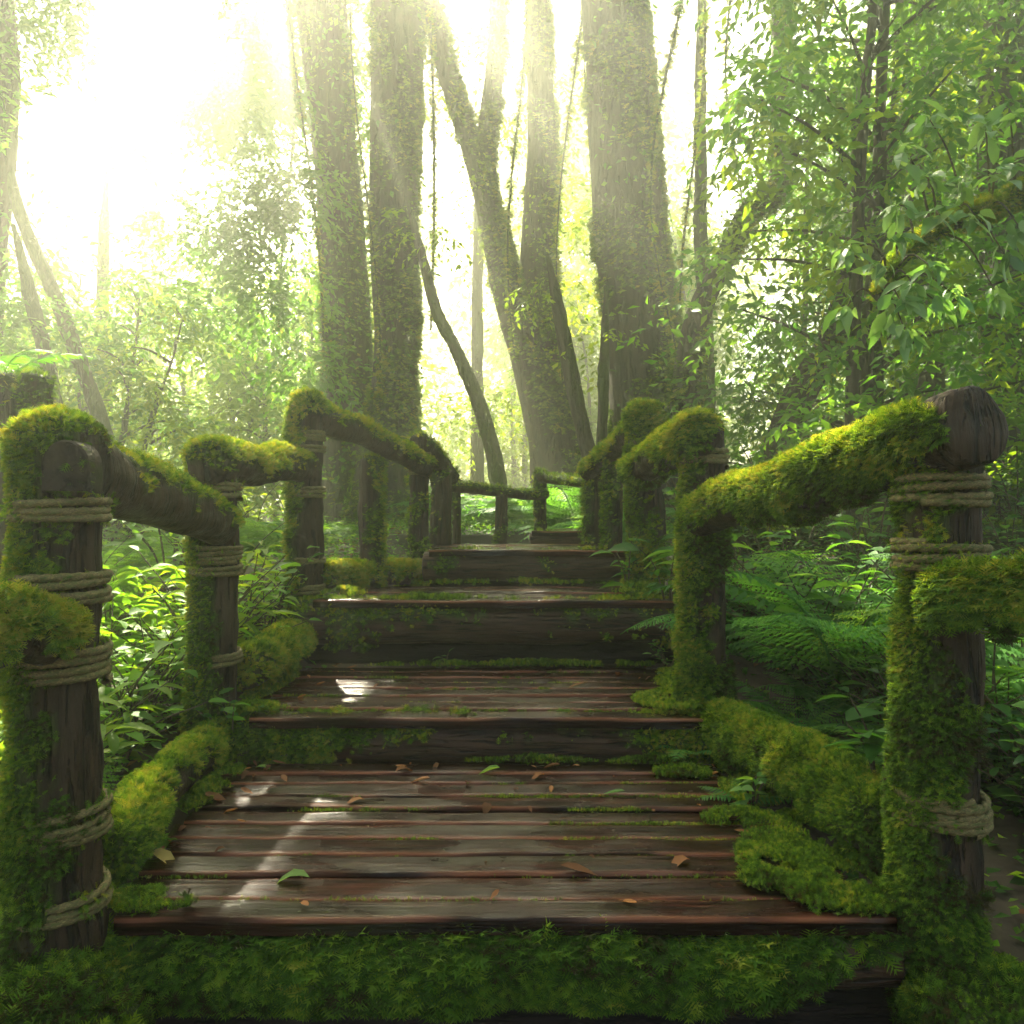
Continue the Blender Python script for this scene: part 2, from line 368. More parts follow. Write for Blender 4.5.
# ------------------------------------------------------------------ the stairs
def plank(parent, y0, y1, xl0, xr0, xl1, xr1, z, th=.032, seed=0, moss_gap=.0):
    """plank with rounded worn edges; y0 front, y1 back"""
    n = 44; r = np.random.default_rng(seed + 100)
    t = np.linspace(0, 1, n)
    e = .007
    prof = [(0, -th, 0), (0, -e * 1.6, 0), (0, -e, .8), (.25 * e, -e * .25, 1), (e, 0, .3), (e * 2.2, .0004, 0), (.5, .001, 0), (-e * 2.2, .0004, 0), (-e, 0, .2), (-.25 * e, -e * .25, .8), (0, -e, .8), (0, -th, 0)]
    dz = (r.random() - .5) * .008; tl = (r.random() - .5) * .010; pt = (r.random() - .5) * .05
    rings, mo = [], []
    w = y1 - y0
    for k, (dy, zz, rd) in enumerate(prof):
        yy = (y0 + w * .5) if dy == .5 else ((y0 + dy) if (dy >= 0 and k < 7) else (y1 + dy))
        y = np.full(n, yy); x = np.where(True, 0, 0) + (xl0 + (xl1 - xl0) * ((yy - y0) / w)) * (1 - t) + (xr0 + (xr1 - xr0) * ((yy - y0) / w)) * t
        P = np.stack([x, y * 3, y * 0 + seed * 5.3], -1)
        wob = (fbm(P, 5, seed, 4) - .5)
        y = y + (wob * .009 if k in (0, 1, 2, 3, 4, 8, 9, 10, 11) else 0)
        zc = z + zz + dz + tl * (t - .5) + pt * (yy - (y0 + y1) / 2) + (fbm(np.stack([x, y, x * 0 + seed], -1), 7, 3, 3) - .5) * .008
        rings.append(np.stack([x, y, zc], -1))
        mo.append(np.clip(rd * sm(fbm(P, 3.5, seed + 9, 3), .34, .54), 0, 1))
    V = np.array(rings); k = len(prof); idx = np.arange(k * n).reshape(k, n)
    q = np.stack([idx[:-1, :-1], idx[:-1, 1:], idx[1:, 1:], idx[1:, :-1]], -1).reshape(-1, 4)
    g = Geo().add(V.reshape(-1, 3), [q], .5, np.array(mo).ravel())
    # closed ends
    for c in (0, n - 1):
        ring = idx[:, c]; g.Fc.append((np.stack([np.full(k - 2, ring[0]), ring[1:-1], ring[2:]], -1) if c == 0 else np.stack([np.full(k - 2, ring[0]), ring[2:], ring[1:-1]], -1), 0))
    return g.build('plank', M['plank'], parent)
def deck(parent, ys, z, xl, xr, seed, gap=.015):
    """ys: plank borders, xl/xr: (front, back)"""
    y0, y1 = ys[0], ys[-1]
    for k in range(len(ys) - 1):
        f = lambda a, y: a[0] + (a[1] - a[0]) * (y - y0) / (y1 - y0)
        g = gap * (.5 + rng.random())
        a, b = ys[k], ys[k + 1] - g
        j0, j1 = rng.normal(size=2) * .012
        plank(parent, a, b, f(xl, a) + j0, f(xr, a) + j1, f(xl, b) + j0, f(xr, b) + j1, z, seed=seed * 31 + k)
def patch(parent, spots, z, dens, length, width, tone=.6, droop=-.2, out=.9, wild=.9, thresh=.40, clump=14):
    """low cushions of moss on a deck: spots = (x, y, rx, ry)"""
    P = []
    for (x, y, rx, ry) in spots:
        n = int(dens * rx * ry * 3.2); u = rng.random(n) ** .6; a = rng.random(n) * 6.283
        P.append(np.stack([x + rx * u * np.cos(a), y + ry * u * np.sin(a), np.full(n, z) + .018 * (1 - u)], -1))
    P = np.concatenate(P); P = P[fbm(P * np.array([1, 1, 0]), 13, 4, 3) > thresh]
    g = Geo(); moss_blades(g, P, np.tile([0, 0, 1.], (len(P), 1)), length, width, droop, out, tone, clump, wild)
    return g.build('moss', M['moss'], parent)

ybord = {1: [1.484, 1.568, 1.667, 1.763, 1.86, 1.956, 2.05, 2.146, 2.246, 2.333, 2.432],
         2: list(np.linspace(2.44, 3.27, 9)), 3: list(np.linspace(3.28, 3.97, 7)), 4: list(np.linspace(3.98, 4.95, 9)), 5: list(np.linspace(5.0, 5.8, 7))}
zd = {1: 0.0, 2: .135, 3: .403, 4: .580, 5: .655}
S = {}
S[1] = empty('wooden_step', 'lowest wet plank step in front, with a log edge hung with thick green moss', 'step', 'log and plank steps of the stairway')
S[2] = empty('wooden_step', 'second step up, narrow wet planks on a dark log with thin moss along its lip', 'step', 'log and plank steps of the stairway')
S[3] = empty('wooden_step', 'third step up, with the thick bare brown log and a tall dark recess under it', 'step', 'log and plank steps of the stairway')
S[4] = empty('wooden_step', 'fourth step up, brown log face with a tread seen edge on below the far rail', 'step', 'log and plank steps of the stairway')
S[5] = empty('wooden_step', 'small farthest step of dark wood where the path turns right', 'step', 'log and plank steps of the stairway')
deck(S[1], ybord[1], zd[1], (-.755, -.87), (.70, .60), 1)
deck(S[2], ybord[2], zd[2], (-.80, -.90), (.60, .62), 2)
deck(S[3], ybord[3], zd[3], (-.80, -.66), (.66, .68), 3)
deck(S[4], ybord[4], zd[4], (-.42, -.40), (.60, .60), 4)
deck(S[5], ybord[5], zd[5], (.12, .2), (.50, .62), 5)
# riser logs
def xlog(parent, xl, xr, y, z, r, mask, seed, yr=None, **k):
    yr = y if yr is None else yr
    xs = np.linspace(xl, xr, 7); ys = np.linspace(y, yr, 7)
    path = np.stack([xs, ys, z + .006 * np.sin(np.arange(7) * 2.1 + seed)], -1)
    return log('riser_log', path, np.full(7, r), mask, M['stairlog'], parent, seed=seed, rows=90, seg=36, **k)
fr = patchy(.51, .585, 6.0, 31, up=.10, base=lambda P: .13 - 2.0 * sm(P[:, 1], 1.50, 1.52) * sm(P[:, 2], -.10, -.07) - .06 * sm(P[:, 0], .0, .45) + .12 * sm(P[:, 2], -.2, -.06))
xlog(S[1], -.86, .72, 1.530, -.094, .056, fr, 1, dens=60000, mlen=.0215, mw=.0042, droop=1.05, tone=.42, amp=.12, dome=.2, swell=.012)
lip = lambda s0, a: patchy(.50, .62, 6.0, s0, up=.16, base=lambda P: a * (sm(np.abs(P[:, 0] + .08), .3, .62)) - .12)
xlog(S[2], -.88, .74, 2.52, .040, .070, lip(40, .32), 2, dens=45000, mlen=.016, mw=.004, droop=.35, tone=.62, amp=.10, dome=.2)
xlog(S[3], -.93, .72, 3.365, .300, .086, lip(47, .20), 3, dens=26000, mlen=.016, mw=.0045, droop=.3, tone=.66, amp=.10, dome=.2)
xlog(S[4], -.44, .66, 4.06, .492, .078, lip(53, .1), 4, dens=20000, mlen=.016, mw=.005, droop=.3, tone=.62, amp=.10, dome=.2)
xlog(S[5], .12, .52, 5.05, .60, .05, lip(57, .2), 5, dens=16000, mlen=.016, mw=.006, droop=.3, tone=.6, amp=.1, dome=.2)
def board(parent, xl, xr, y, z0, z1, th, seed):
    nx, nz = 40, 8; xs = np.linspace(xl, xr, nx); zs = np.linspace(z0, z1, nz); A, B = np.meshgrid(xs, zs)
    f = np.stack([A, y + (fbm(np.stack([A, B * 4, A * 0 + seed], -1).reshape(-1, 3), 6, seed, 3).reshape(A.shape) - .5) * .02, B], -1).reshape(-1, 3)
    b = f + np.array([0, th, 0]); n = len(f); idx = np.arange(n).reshape(nz, nx)
    q1 = np.stack([idx[:-1, :-1], idx[:-1, 1:], idx[1:, 1:], idx[1:, :-1]], -1).reshape(-1, 4); q2 = q1[:, ::-1] + n
    e = np.concatenate([idx[0], idx[1:, -1], idx[-1, -2::-1], idx[-2:0:-1, 0]]); e2 = np.roll(e, -1)
    q3 = np.stack([e, e + n, e2 + n, e2], -1)
    return Geo().add(np.concatenate([f, b]), [q1, q2, q3]).build('riser_board', M['boardshade'], parent)
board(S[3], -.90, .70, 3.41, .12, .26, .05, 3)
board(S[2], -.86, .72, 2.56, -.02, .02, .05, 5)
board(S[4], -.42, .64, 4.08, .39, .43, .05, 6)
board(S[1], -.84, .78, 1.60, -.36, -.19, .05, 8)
# moss on the treads
patch(S[1], [(.60, 1.70, .12, .16), (.66, 1.60, .14, .12), (.60, 1.80, .08, .10), (.52, 1.62, .06, .05), (.56, 1.95, .10, .06), (.50, 2.30, .10, .05), (.70, 1.85, .08, .16), (-.70, 1.53, .10, .045), (.06, 2.405, .20, .02), (.42, 2.40, .14, .025), (-.82, 2.2, .05, .2), (.64, 2.15, .08, .12)], .008, 90000, .009, .004, .5, thresh=.34)
patch(S[2], [(.55, 2.62, .16, .14), (.60, 2.9, .08, .25), (-.80, 2.52, .10, .06), (-.86, 2.9, .06, .3), (.1, 3.22, .7, .02)], zd[2] + .010, 80000, .010, .004, .62, thresh=.36)
patch(S[3], [(.55, 3.5, .12, .12), (-.72, 3.42, .10, .12), (0, 3.93, .5, .03)], zd[3] + .012, 26000, .014, .005, .6)
# moss and algae growing in the plank gaps
for s in (1, 2):
    P = []
    for y in ybord[s][1:-1]:
        n = 900 if y < 1.7 else 2600; x = rng.uniform(-.8, .62, n); P.append(np.stack([x, y - .006 + rng.normal(size=n) * .004, np.full(n, zd[s] - .006)], -1))
    P = np.concatenate(P); v = vnoise(P * np.array([1, 6, 1]), 4.2, 77) + .4 * (vnoise(P, 40, 5) - .5); P = P[v > .66]
    g = Geo(); moss_blades(g, P, np.tile([0, 0, 1.], (len(P), 1)), .0055, .0035, -.1, .9, .55, 20, .8); g.build('moss', M['moss'], S[s])

# ------------------------------------------------------------------ railings
RL = empty('log_railing', 'left mossy log handrail with rope lashed posts climbing beside the steps', 'railing')
RR = empty('log_railing', 'right mossy log handrail with rope lashed posts and thick hanging moss', 'railing')
RF = empty('pole_railing', 'thin far pole rail crossing behind the top of the steps', 'railing')
def vpost(parent, px, d, pyt, pyb, r, mask, seed, dens, **k):
    t, b = U(px, pyt, d), U(px, pyb, d); n = 6
    j = np.random.default_rng(seed).normal(size=(n, 2)) * r * .05
    path = np.linspace(b, t, n); path[:, :2] += j
    k.setdefault('dome', .45); k.setdefault('amp', .2)
    rad = np.linspace(r * 1.05, r * .97, n)
    return log('post', path, rad, mask, M['log'], parent, seed=seed, dens=dens, **k)
def rail(parent, a, b, r0, r1, mask, seed, dens, sag=.0, **k):
    path = np.linspace(a, b, 6); path[:, 2] += sag * np.sin(np.linspace(0, np.pi, 6)) * -1
    path[:, 2] += np.random.default_rng(seed).normal(size=6) * .006
    return log('rail', path, np.linspace(r0, r1, 6), mask, M['log'], parent, seed=seed, dens=dens, **k)
edgeL = lambda a=.30, lo=.46, s=6, seed=3: patchy(lo, lo + .13, s, seed, up=.12, left=a)
# --- left side
L1 = vpost(RL, 60, 1.47, 446, 1000, .069, edgeL(.20, .36, 6, 3), 3, 100000, mlen=.0115, mw=.0032, tone=lambda P, N: np.clip(.42 - N[:, 0] * .35 + (P[:, 2] - .5) * .35, 0, 1), droop=.35, dome=.8, swell=.007)  # post moss coloured lighter leftward and upward, as the sun would leave it
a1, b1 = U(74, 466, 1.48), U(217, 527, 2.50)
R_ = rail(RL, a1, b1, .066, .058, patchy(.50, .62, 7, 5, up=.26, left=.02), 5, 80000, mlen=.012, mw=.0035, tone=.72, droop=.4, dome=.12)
# the rounded tenon of the post in front of the log end
ph = np.linspace(0, np.pi, 15); hw = .042
outl = [(hw, -.047)] + [(hw * math.cos(a), .0 + hw * 1.08 * math.sin(a)) for a in ph] + [(-hw, -.047)]
c0 = U(66, 466, 1.392); n = len(outl); V = []
for dy, s in ((0, .93), (.004, 1.0), (.05, 1.0)): V += [[c0[0] + x * s, c0[1] - .005 + dy, c0[2] + z * s] for x, z in outl]
V = np.array(V); V[:, 1] += (fbm(V, 30, 3, 3) - .5) * .008
fq = [[i + k * n, i + 1 + k * n, i + 1 + (k + 1) * n, i + (k + 1) * n] for k in range(2) for i in range(n - 1)]
ft = [[0, i + 1, i] for i in range(1, n - 1)]
gt = Geo().add(V, [np.array(fq), np.array(ft)], .5, sm(fbm(V, 26, 8, 2), .62, .75) * .6)
ten = gt.build('tenon', M['cutend'], L1, smooth=False); mossy('moss', gt, 90000, patchy(.42, .55, 9, 3, up=.3), .012, .003, L1, .3, .6)
for py, tr in ((497, 3.0), (572, 4.0), (646, 4.2), (805, 3.6), (886, 3.2)):
    rope_px(L1, U(60, 0, 1.47)[0], 1.47, py, tr, .0785, .0072, seed=py, tilt=.015)
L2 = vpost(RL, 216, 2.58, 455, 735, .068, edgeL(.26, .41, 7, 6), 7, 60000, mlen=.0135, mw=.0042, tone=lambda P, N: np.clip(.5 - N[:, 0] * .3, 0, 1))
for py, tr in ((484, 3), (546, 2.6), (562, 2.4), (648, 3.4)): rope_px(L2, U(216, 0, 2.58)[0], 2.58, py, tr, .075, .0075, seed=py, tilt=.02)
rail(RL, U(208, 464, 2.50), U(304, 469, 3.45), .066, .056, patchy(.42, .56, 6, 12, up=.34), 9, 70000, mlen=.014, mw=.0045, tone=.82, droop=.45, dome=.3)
L3 = vpost(RL, 307, 3.47, 412, 600, .066, edgeL(.24, .43, 7, 9), 11, 34000, mlen=.018, mw=.005, tone=.62, dome=.6)
for py, tr in ((432, 3), (446, 2), (487, 3), (556, 2), (583, 3)): rope_px(L3, U(307, 0, 3.47)[0], 3.47, py, tr, .073, .0075, seed=py, tilt=.02)
rail(RL, U(303, 409, 3.42), U(426, 470, 4.32), .060, .045, patchy(.48, .6, 6, 15, up=.34), 13, 40000, mlen=.018, mw=.005, tone=.85, droop=.3, dome=.3, sag=-.015)
vpost(RL, 370, 3.92, 462, 590, .054, edgeL(-.26, .46, 7, 12), 15, 26000, mlen=.018, mw=.0055, tone=.75)
L4 = vpost(RL, 420, 4.34, 441, 575, .050, edgeL(.1, .46, 7, 16), 17, 26000, mlen=.018, mw=.0055, tone=.6, dome=.7)
for py, tr in ((452, 2.5), (470, 2)): rope_px(L4, U(420, 0, 4.34)[0], 4.34, py, tr, .056, .0075, seed=py)
vpost(RL, 441, 4.75, 470, 556, .062, edgeL(.1, .55, 7, 18), 19, 14000, mlen=.018, mw=.006, tone=.55)
rail(RL, U(424, 446, 4.36), U(452, 478, 4.95), .045, .042, patchy(.5, .62, 6, 21, up=.3), 21, 18000, mlen=.016, mw=.006, tone=.7)
# the rail of the flight below, coming in at the left edge
rail(RL, U(-140, 636, 1.14), U(50, 634, 1.375), .050, .044, patchy(.30, .44, 6, 24, up=.30), 23, 140000, mlen=.0145, mw=.0032, tone=.86, droop=.45, dome=.4, swell=.016)
# --- right side
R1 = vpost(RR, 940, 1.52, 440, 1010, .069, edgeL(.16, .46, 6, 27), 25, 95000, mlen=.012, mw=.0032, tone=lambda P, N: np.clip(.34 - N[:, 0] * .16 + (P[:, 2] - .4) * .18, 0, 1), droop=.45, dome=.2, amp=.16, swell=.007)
rail(RR, U(976, 431, 1.40), U(700, 517, 2.50), .070, .058, patchy(.34, .48, 6, 29, up=.16, base=lambda P: -.6 * sm(P[:, 0], .735, .765)), 27, 150000, mlen=.0165, mw=.0034, tone=lambda P, N: np.clip(.52 + N[:, 2] * .3 - N[:, 0] * .1, 0, 1), droop=.8, dome=.16, swell=.009, amp=.2)  # rail moss lighter on top, sunlight put into its tone
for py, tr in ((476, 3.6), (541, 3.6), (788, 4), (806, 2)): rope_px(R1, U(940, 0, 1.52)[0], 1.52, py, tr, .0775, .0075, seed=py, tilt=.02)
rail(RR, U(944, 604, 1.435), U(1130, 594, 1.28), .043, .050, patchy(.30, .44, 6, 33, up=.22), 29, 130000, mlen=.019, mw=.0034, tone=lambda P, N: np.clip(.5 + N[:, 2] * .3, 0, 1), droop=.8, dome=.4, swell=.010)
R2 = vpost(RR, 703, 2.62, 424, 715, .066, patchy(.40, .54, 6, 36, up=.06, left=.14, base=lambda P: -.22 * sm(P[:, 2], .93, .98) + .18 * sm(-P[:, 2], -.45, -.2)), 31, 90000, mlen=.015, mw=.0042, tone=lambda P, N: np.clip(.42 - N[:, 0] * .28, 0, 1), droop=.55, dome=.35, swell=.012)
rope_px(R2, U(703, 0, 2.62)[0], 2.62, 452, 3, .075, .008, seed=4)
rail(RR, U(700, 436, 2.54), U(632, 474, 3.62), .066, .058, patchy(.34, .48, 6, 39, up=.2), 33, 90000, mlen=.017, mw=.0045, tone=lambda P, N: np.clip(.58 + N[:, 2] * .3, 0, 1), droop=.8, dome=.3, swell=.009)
R3 = vpost(RR, 648, 3.68, 414, 600, .072, patchy(.40, .54, 6, 42, up=.06, left=.14), 35, 50000, mlen=.017, mw=.0055, tone=.55, droop=.5, dome=.5, swell=.02)
rope_px(R3, U(648, 0, 3.68)[0], 3.68, 441, 4, .08, .0085, seed=5)
rail(RR, U(650, 420, 3.62), U(588, 474, 4.72), .052, .045, patchy(.42, .56, 6, 45, up=.26), 37, 40000, mlen=.02, mw=.0055, tone=.75, droop=.6)
vpost(RR, 614, 4.25, 470, 560, .044, edgeL(.2, .48, 7, 48), 39, 22000, mlen=.018, mw=.006, tone=.55)
vpost(RR, 595, 4.75, 470, 556, .052, edgeL(.24, .52, 7, 51), 41, 18000, mlen=.018, mw=.006, tone=.55)
# --- the thin rail behind the top step
ft_ = patchy(.46, .6, 6, 60, up=.26)
rail(RF, U(450, 488, 5.15), U(546, 496, 5.6), .030, .027, ft_, 43, 16000, mlen=.016, mw=.006, tone=.6, seg=16)
rail(RF, U(538, 478, 5.65), U(592, 486, 5.0), .030, .028, ft_, 44, 16000, mlen=.016, mw=.006, tone=.6, seg=16)
for px, d, t_, b_, r in ((457, 5.2, 482, 556, .026), (501, 5.4, 490, 556, .042), (541, 5.64, 473, 556, .040)):
    vpost(RF, px, d, t_, b_, r, edgeL(.1, .5, 7, 62), 45 + px, 14000, mlen=.016, mw=.006, tone=.55, seg=16)

# ------------------------------------------------------------------ logs lying along the edges of the treads
def edge_log(pts, r, label, mask, seed, dens, **k):
    o = log('edge_log', np.array(pts), r, mask, M['log'], None, seed=seed, dens=dens, **k)
    return tag(o, label, 'log')
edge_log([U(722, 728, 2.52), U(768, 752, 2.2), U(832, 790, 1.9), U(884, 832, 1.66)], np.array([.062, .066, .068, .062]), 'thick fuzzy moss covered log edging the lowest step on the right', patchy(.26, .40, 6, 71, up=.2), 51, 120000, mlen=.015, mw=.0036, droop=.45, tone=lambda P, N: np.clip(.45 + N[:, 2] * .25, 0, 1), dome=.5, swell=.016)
edge_log([U(214, 742, 2.46), U(176, 776, 2.1), U(142, 812, 1.82), U(108, 858, 1.6)], np.array([.046, .047, .047, .045]), 'smooth grey log with moss at its near end edging the lowest step on the left', patchy(.56, .68, 6, 74, up=.22, left=.05, base=lambda P: .25 * sm(-P[:, 1], -2.0, -1.75) + .06), 53, 90000, mlen=.013, mw=.0036, droop=.4, tone=.68, dome=.3)
edge_log([U(296, 640, 3.3), U(275, 655, 2.95), U(246, 672, 2.66)], np.array([.06, .062, .058]), 'short moss topped log edging the second step on the left', patchy(.40, .54, 6, 77, up=.24), 55, 60000, mlen=.018, mw=.0042, droop=.4, tone=.8, dome=.4)
edge_log([U(322, 578, 3.52), U(372, 576, 3.9), U(428, 574, 4.3)], np.array([.05, .05, .046]), 'bright yellow mossy log lying across the left edge of the third step', patchy(.32, .46, 6, 79, up=.2), 57, 50000, mlen=.02, mw=.005, droop=.4, tone=.88, dome=.5)
edge_log([U(628, 596, 3.55), U(665, 600, 3.5), U(690, 604, 3.46)], np.array([.03, .032, .03]), 'small dark log stub at the foot of the right post on the third step', patchy(.5, .62, 6, 81, up=.2), 59, 30000, mlen=.018, mw=.005, droop=.4, tone=.6)
# log across the ravine on the right, seen under the handrail
tag(log('fallen_log', np.array([U(735, 536, 4.6), U(830, 541, 4.5), U(920, 540, 4.4), U(1080, 536, 4.2)]), np.array([.06, .062, .06, .06]), patchy(.56, .68, 5, 84, up=.3), M['log'], None, seed=61, dens=16000, mlen=.02, mw=.006, droop=.6, tone=.45), 'dark fallen log lying level behind the right handrail above the ferns', 'log')

# ------------------------------------------------------------------ mossy mounds at the foot of the first posts
def mound(c, rx, ry, rz, label, seed, tone):
    n = 36; m_ = 16; ph = np.linspace(0, 2 * np.pi, n, endpoint=False); th = np.linspace(0, np.pi * .62, m_)
    V = np.array([[math.sin(t) * math.cos(p_), math.sin(t) * math.sin(p_), math.cos(t)] for t in th for p_ in ph])
    V = V * (1 + (fbm(V, 1.6, seed, 4) - .5)[:, None] * .6) * np.array([rx, ry, rz]) + np.asarray(c)
    idx = np.arange(n * m_).reshape(m_, n); a, b = idx[:-1], idx[1:]
    q = np.stack([a, b, np.roll(b, -1, 1), np.roll(a, -1, 1)], -1).reshape(-1, 4)
    g = Geo().add(V, [q], .5, 1.0); o = g.build('mossy_rock', M['log']); tag(o, label, 'rock')
    mossy('moss', g, 60000, patchy(.30, .44, 8, seed), .018, .004, o, .1, tone)
mound(U(42, 1010, 1.36) + np.array([0, .02, -.06]), .14, .14, .12, 'green moss covered mound at the foot of the near left post', 91, .42)
mound(U(985, 1010, 1.40) + np.array([.03, .02, -.06]), .14, .14, .11, 'dark moss covered rock at the foot of the near right post', 92, .34)

# ------------------------------------------------------------------ foliage helpers
HOLES = [((-.2, 3.33, .40), .26), ((.15, 3.2, .16), .20), ((-.93, 2.7, 1.02), .15), ((-.9, 3.1, 1.02), .17), ((-.9, 3.45, 1.1), .12), ((-.7, 3.9, 1.2), .36), ((-1.0, 1.25, .64), .22), ((.74, 1.75, .98), .17), ((.62, 2.9, 1.0), .14), ((-1.7, 3, .5), .45), ((-1.75, 2.6, .5), .45), ((-1.3, 2.1, .4), .22), ((-1.4, 3.3, .6), .3), ((2.0, 5.0, 2.2), .7), ((2.8, 6.0, 3.5), .8), ((1.6, 5.5, 3.2), .6), ((-.88, 1.75, .18), .08), ((.66, 2.15, .9), .16), ((.64, 3.2, .95), .2), ((-2.6, 3.6, .6), .5), ((2.2, 3.8, .8), .4), ((1.45, 2.9, .7), .45), ((1.5, 3.1, 1.7), .3), ((-.84, 1.45, .95), .10), ((.66, 2.0, .15), .09), ((.50, 2.65, .15), .10)]
def sunholes(P):  # leaves dropped along sun lines so chosen spots catch light
    k = np.ones(len(P), bool)
    for c, r in HOLES:
        d = P - np.array(c); t = d @ SUN; dist = np.linalg.norm(d - t[:, None] * SUN, axis=1)
        k &= ~((t > .25) & (dist < r * (1 + .012 * t) * (.7 + .6 * vnoise(P, 2.0, 8))))
    return k
def sprays(g, C, Rr, n_twig, leaf, leafw, per=9, tmpl=LEAF4, droop=.25, rnd0=.5, mi=0, tw_len=.35, holes=False, flat=.65, var=.35, sun_side=0.0):
    """leafy twigs inside the ellipsoid C, Rr; each twig carries `per` leaves in two rows"""
    n = n_twig; u = rng.normal(size=(n, 3)); u = nrm(u) * (rng.random((n, 1)) ** .45)
    base = np.asarray(C) + u * np.asarray(Rr)
    dirs = nrm(u * np.array([1, 1, .5]) + rng.normal(size=(n, 3)) * .6 + np.array([0, 0, -droop]))
    tl = tw_len * (.5 + rng.random(n)); tone = np.clip(rnd0 + (vnoise(base, 1.5, 3) - .5) * .6 + (rng.random(n) - .5) * var, 0, 1)
    t = (np.arange(per) + .3) / per
    P = base[:, None] + dirs[:, None] * (t[None, :, None] * tl[:, None, None]) + np.array([0, 0, -1.]) * (t ** 2)[None, :, None] * (tl * droop)[:, None, None]
    side = nrm(np.cross(dirs, [0, 0, 1.])); sg = np.where(np.arange(per) % 2 == 0, 1, -1)[None, :, None]
    A = dirs[:, None] * .55 + side[:, None] * sg * .85 + rng.normal(size=(n, per, 3)) * .28 + np.array([0, 0, -droop * .9])
    Nn = np.array([0, 0, 1.]) * flat + rng.normal(size=(n, per, 3)) * .45
    P, A, Nn = P.reshape(-1, 3), A.reshape(-1, 3), Nn.reshape(-1, 3)
    rd = np.clip(np.repeat(tone, per) + (rng.random(n * per) - .5) * .25, 0, 1); L = leaf * (.55 + .8 * rng.random(n * per))
    if holes:
        k = sunholes(P); P, A, Nn, rd, L = P[k], A[k], Nn[k], rd[k], L[k]
    instance(g, *tmpl, P, A, Nn, L, L * leafw, rd, mi)
def trunk(parent, pts, seed=0, seg=32, amp=.24, rows=None, mask=None, dens=0, mat=None, name='trunk', **k):
    pts = np.asarray(pts, float)
    if rows is None: rows = max(16, min(110, int(np.linalg.norm(np.diff(pts[:, :3], axis=0), axis=1).sum() / .06)))
    return log(name, pts[:, :3], pts[:, 3], mask or patchy(.52, .68, 3, seed, up=.1), mat or M['bark'], parent, seg=seg, amp=amp, rows=rows, seed=seed, dens=dens, dome=.1, noise_s=6, along=.12, mossname='moss', **k)
def TP(*a):   # trunk points from (px, py, depth, radius)
    return [[*U(x, y, d), r] for x, y, d, r in a]
def climbers(g, o_pts, n, leaf, seed, side=None, mi=0):
    """small leaves clinging to a trunk"""
    q = smooth_path(np.array(o_pts), 60); i = rng.integers(0, 60, n); a = rng.random(n) * 6.283
    D = np.stack([np.cos(a), np.sin(a), a * 0], -1)
    P = q[i, :3] + D * (q[i, 3] * 1.05 + rng.random(n) * .06)[:, None] + rng.normal(size=(n, 3)) * .03
    k = vnoise(P, 2.2, seed) > .5
    if side is not None: k &= (D @ np.asarray(side)) > -.2
    P, D = P[k], D[k]
    A = nrm(D * .5 + rng.normal(size=D.shape) * .6 + np.array([0, 0, -.5])); L = leaf * (.6 + .7 * rng.random(len(P)))
    instance(g, *LEAF4, P, A, D + rng.normal(size=D.shape) * .4, L, L * .55, rng.random(len(P)), mi)

# ------------------------------------------------------------------ named trees
def tree(label, trunks, crown=(), clim=None, name='tree', leafm='leaf', leaf=.08, mossd=0, moss_len=.04, group=None, seed=0, holes=True, droop=.35, leafw=.42):
    t = empty(name, label, 'tree', group)
    for k, p in enumerate(trunks):
        trunk(t, p, seed + k * 7, mask=patchy(.44, .6, 2.5, seed + k, up=.05, left=-.08), dens=mossd, mlen=moss_len, mw=.010, droop=.6, tone=.55)
    if crown or clim:
        g = Geo()
        for (px, py, d, r, n) in crown:
            sprays(g, U(px, py, d), (r, r, r * .8), n, leaf, leafw, 9, LEAF4, droop, .5, holes=holes)
        if clim:
            for p in trunks: climbers(g, p, clim[0], clim[1], seed, clim[2] if len(clim) > 2 else None)
        if g.Fc: g.build('crown', M[leafm], t)
    return t
T1 = TP((606, -60, 8, .33), (617, 60, 8, .335), (628, 200, 8, .35), (640, 320, 8, .37), (650, 430, 8, .41), (655, 500, 8, .50), (655, 540, 8, .62))
tree('great straight mossy trunk rising behind the right handrail', [T1], [(650, -150, 8.2, .6, 30)], (2600, .07, (.8, -.5, 0)), seed=101, mossd=5000)
T2 = TP((396, -60, 9, .30), (396, 60, 9, .29), (394, 200, 9, .26), (396, 320, 9, .26), (392, 400, 9, .28), (388, 470, 9, .36), (385, 530, 9, .45))
tree('broad hazy trunk standing straight behind the left handrail, washed in sun haze', [T2], [(400, -60, 10.5, .9, 90), (360, 100, 11, .5, 40), (440, -80, 11, .9, 60)], (900, .07), seed=111, mossd=5000)
T2b = TP((318, -60, 9.6, .27), (326, 60, 9.6, .28), (338, 200, 9.6, .27), (346, 330, 9.6, .29), (352, 430, 9.6, .32), (352, 530, 9.6, .42))
tree('wide pale trunk left of the broad hazy trunk, draped in yellow creepers', [T2b], [(310, 40, 10.5, .9, 420), (250, 100, 10.5, .8, 330), (215, 20, 11, 1.0, 400), (300, -70, 11, 1.2, 320), (380, 0, 11.5, 1.0, 260), (210, -90, 11, 1.2, 280), (400, -90, 11.5, 1.2, 280), (340, 110, 11, .6, 90), (285, 190, 8.7, .55, 200), (235, 230, 8.7, .5, 150), (275, 290, 8.6, .5, 140), (305, 370, 8.6, .4, 80), (225, 100, 8.6, .5, 170), (275, 60, 8.6, .55, 200), (190, 20, 8.8, .55, 170), (250, -30, 8.8, .6, 200), (120, 0, 9, .5, 90), (180, 230, 9, .4, 70), (160, 300, 9, .45, 80), (205, 310, 8.8, .45, 90), (130, 130, 9.2, .3, 30)], (2600, .08), leafm='leaf', seed=121, mossd=1500, leaf=.10)
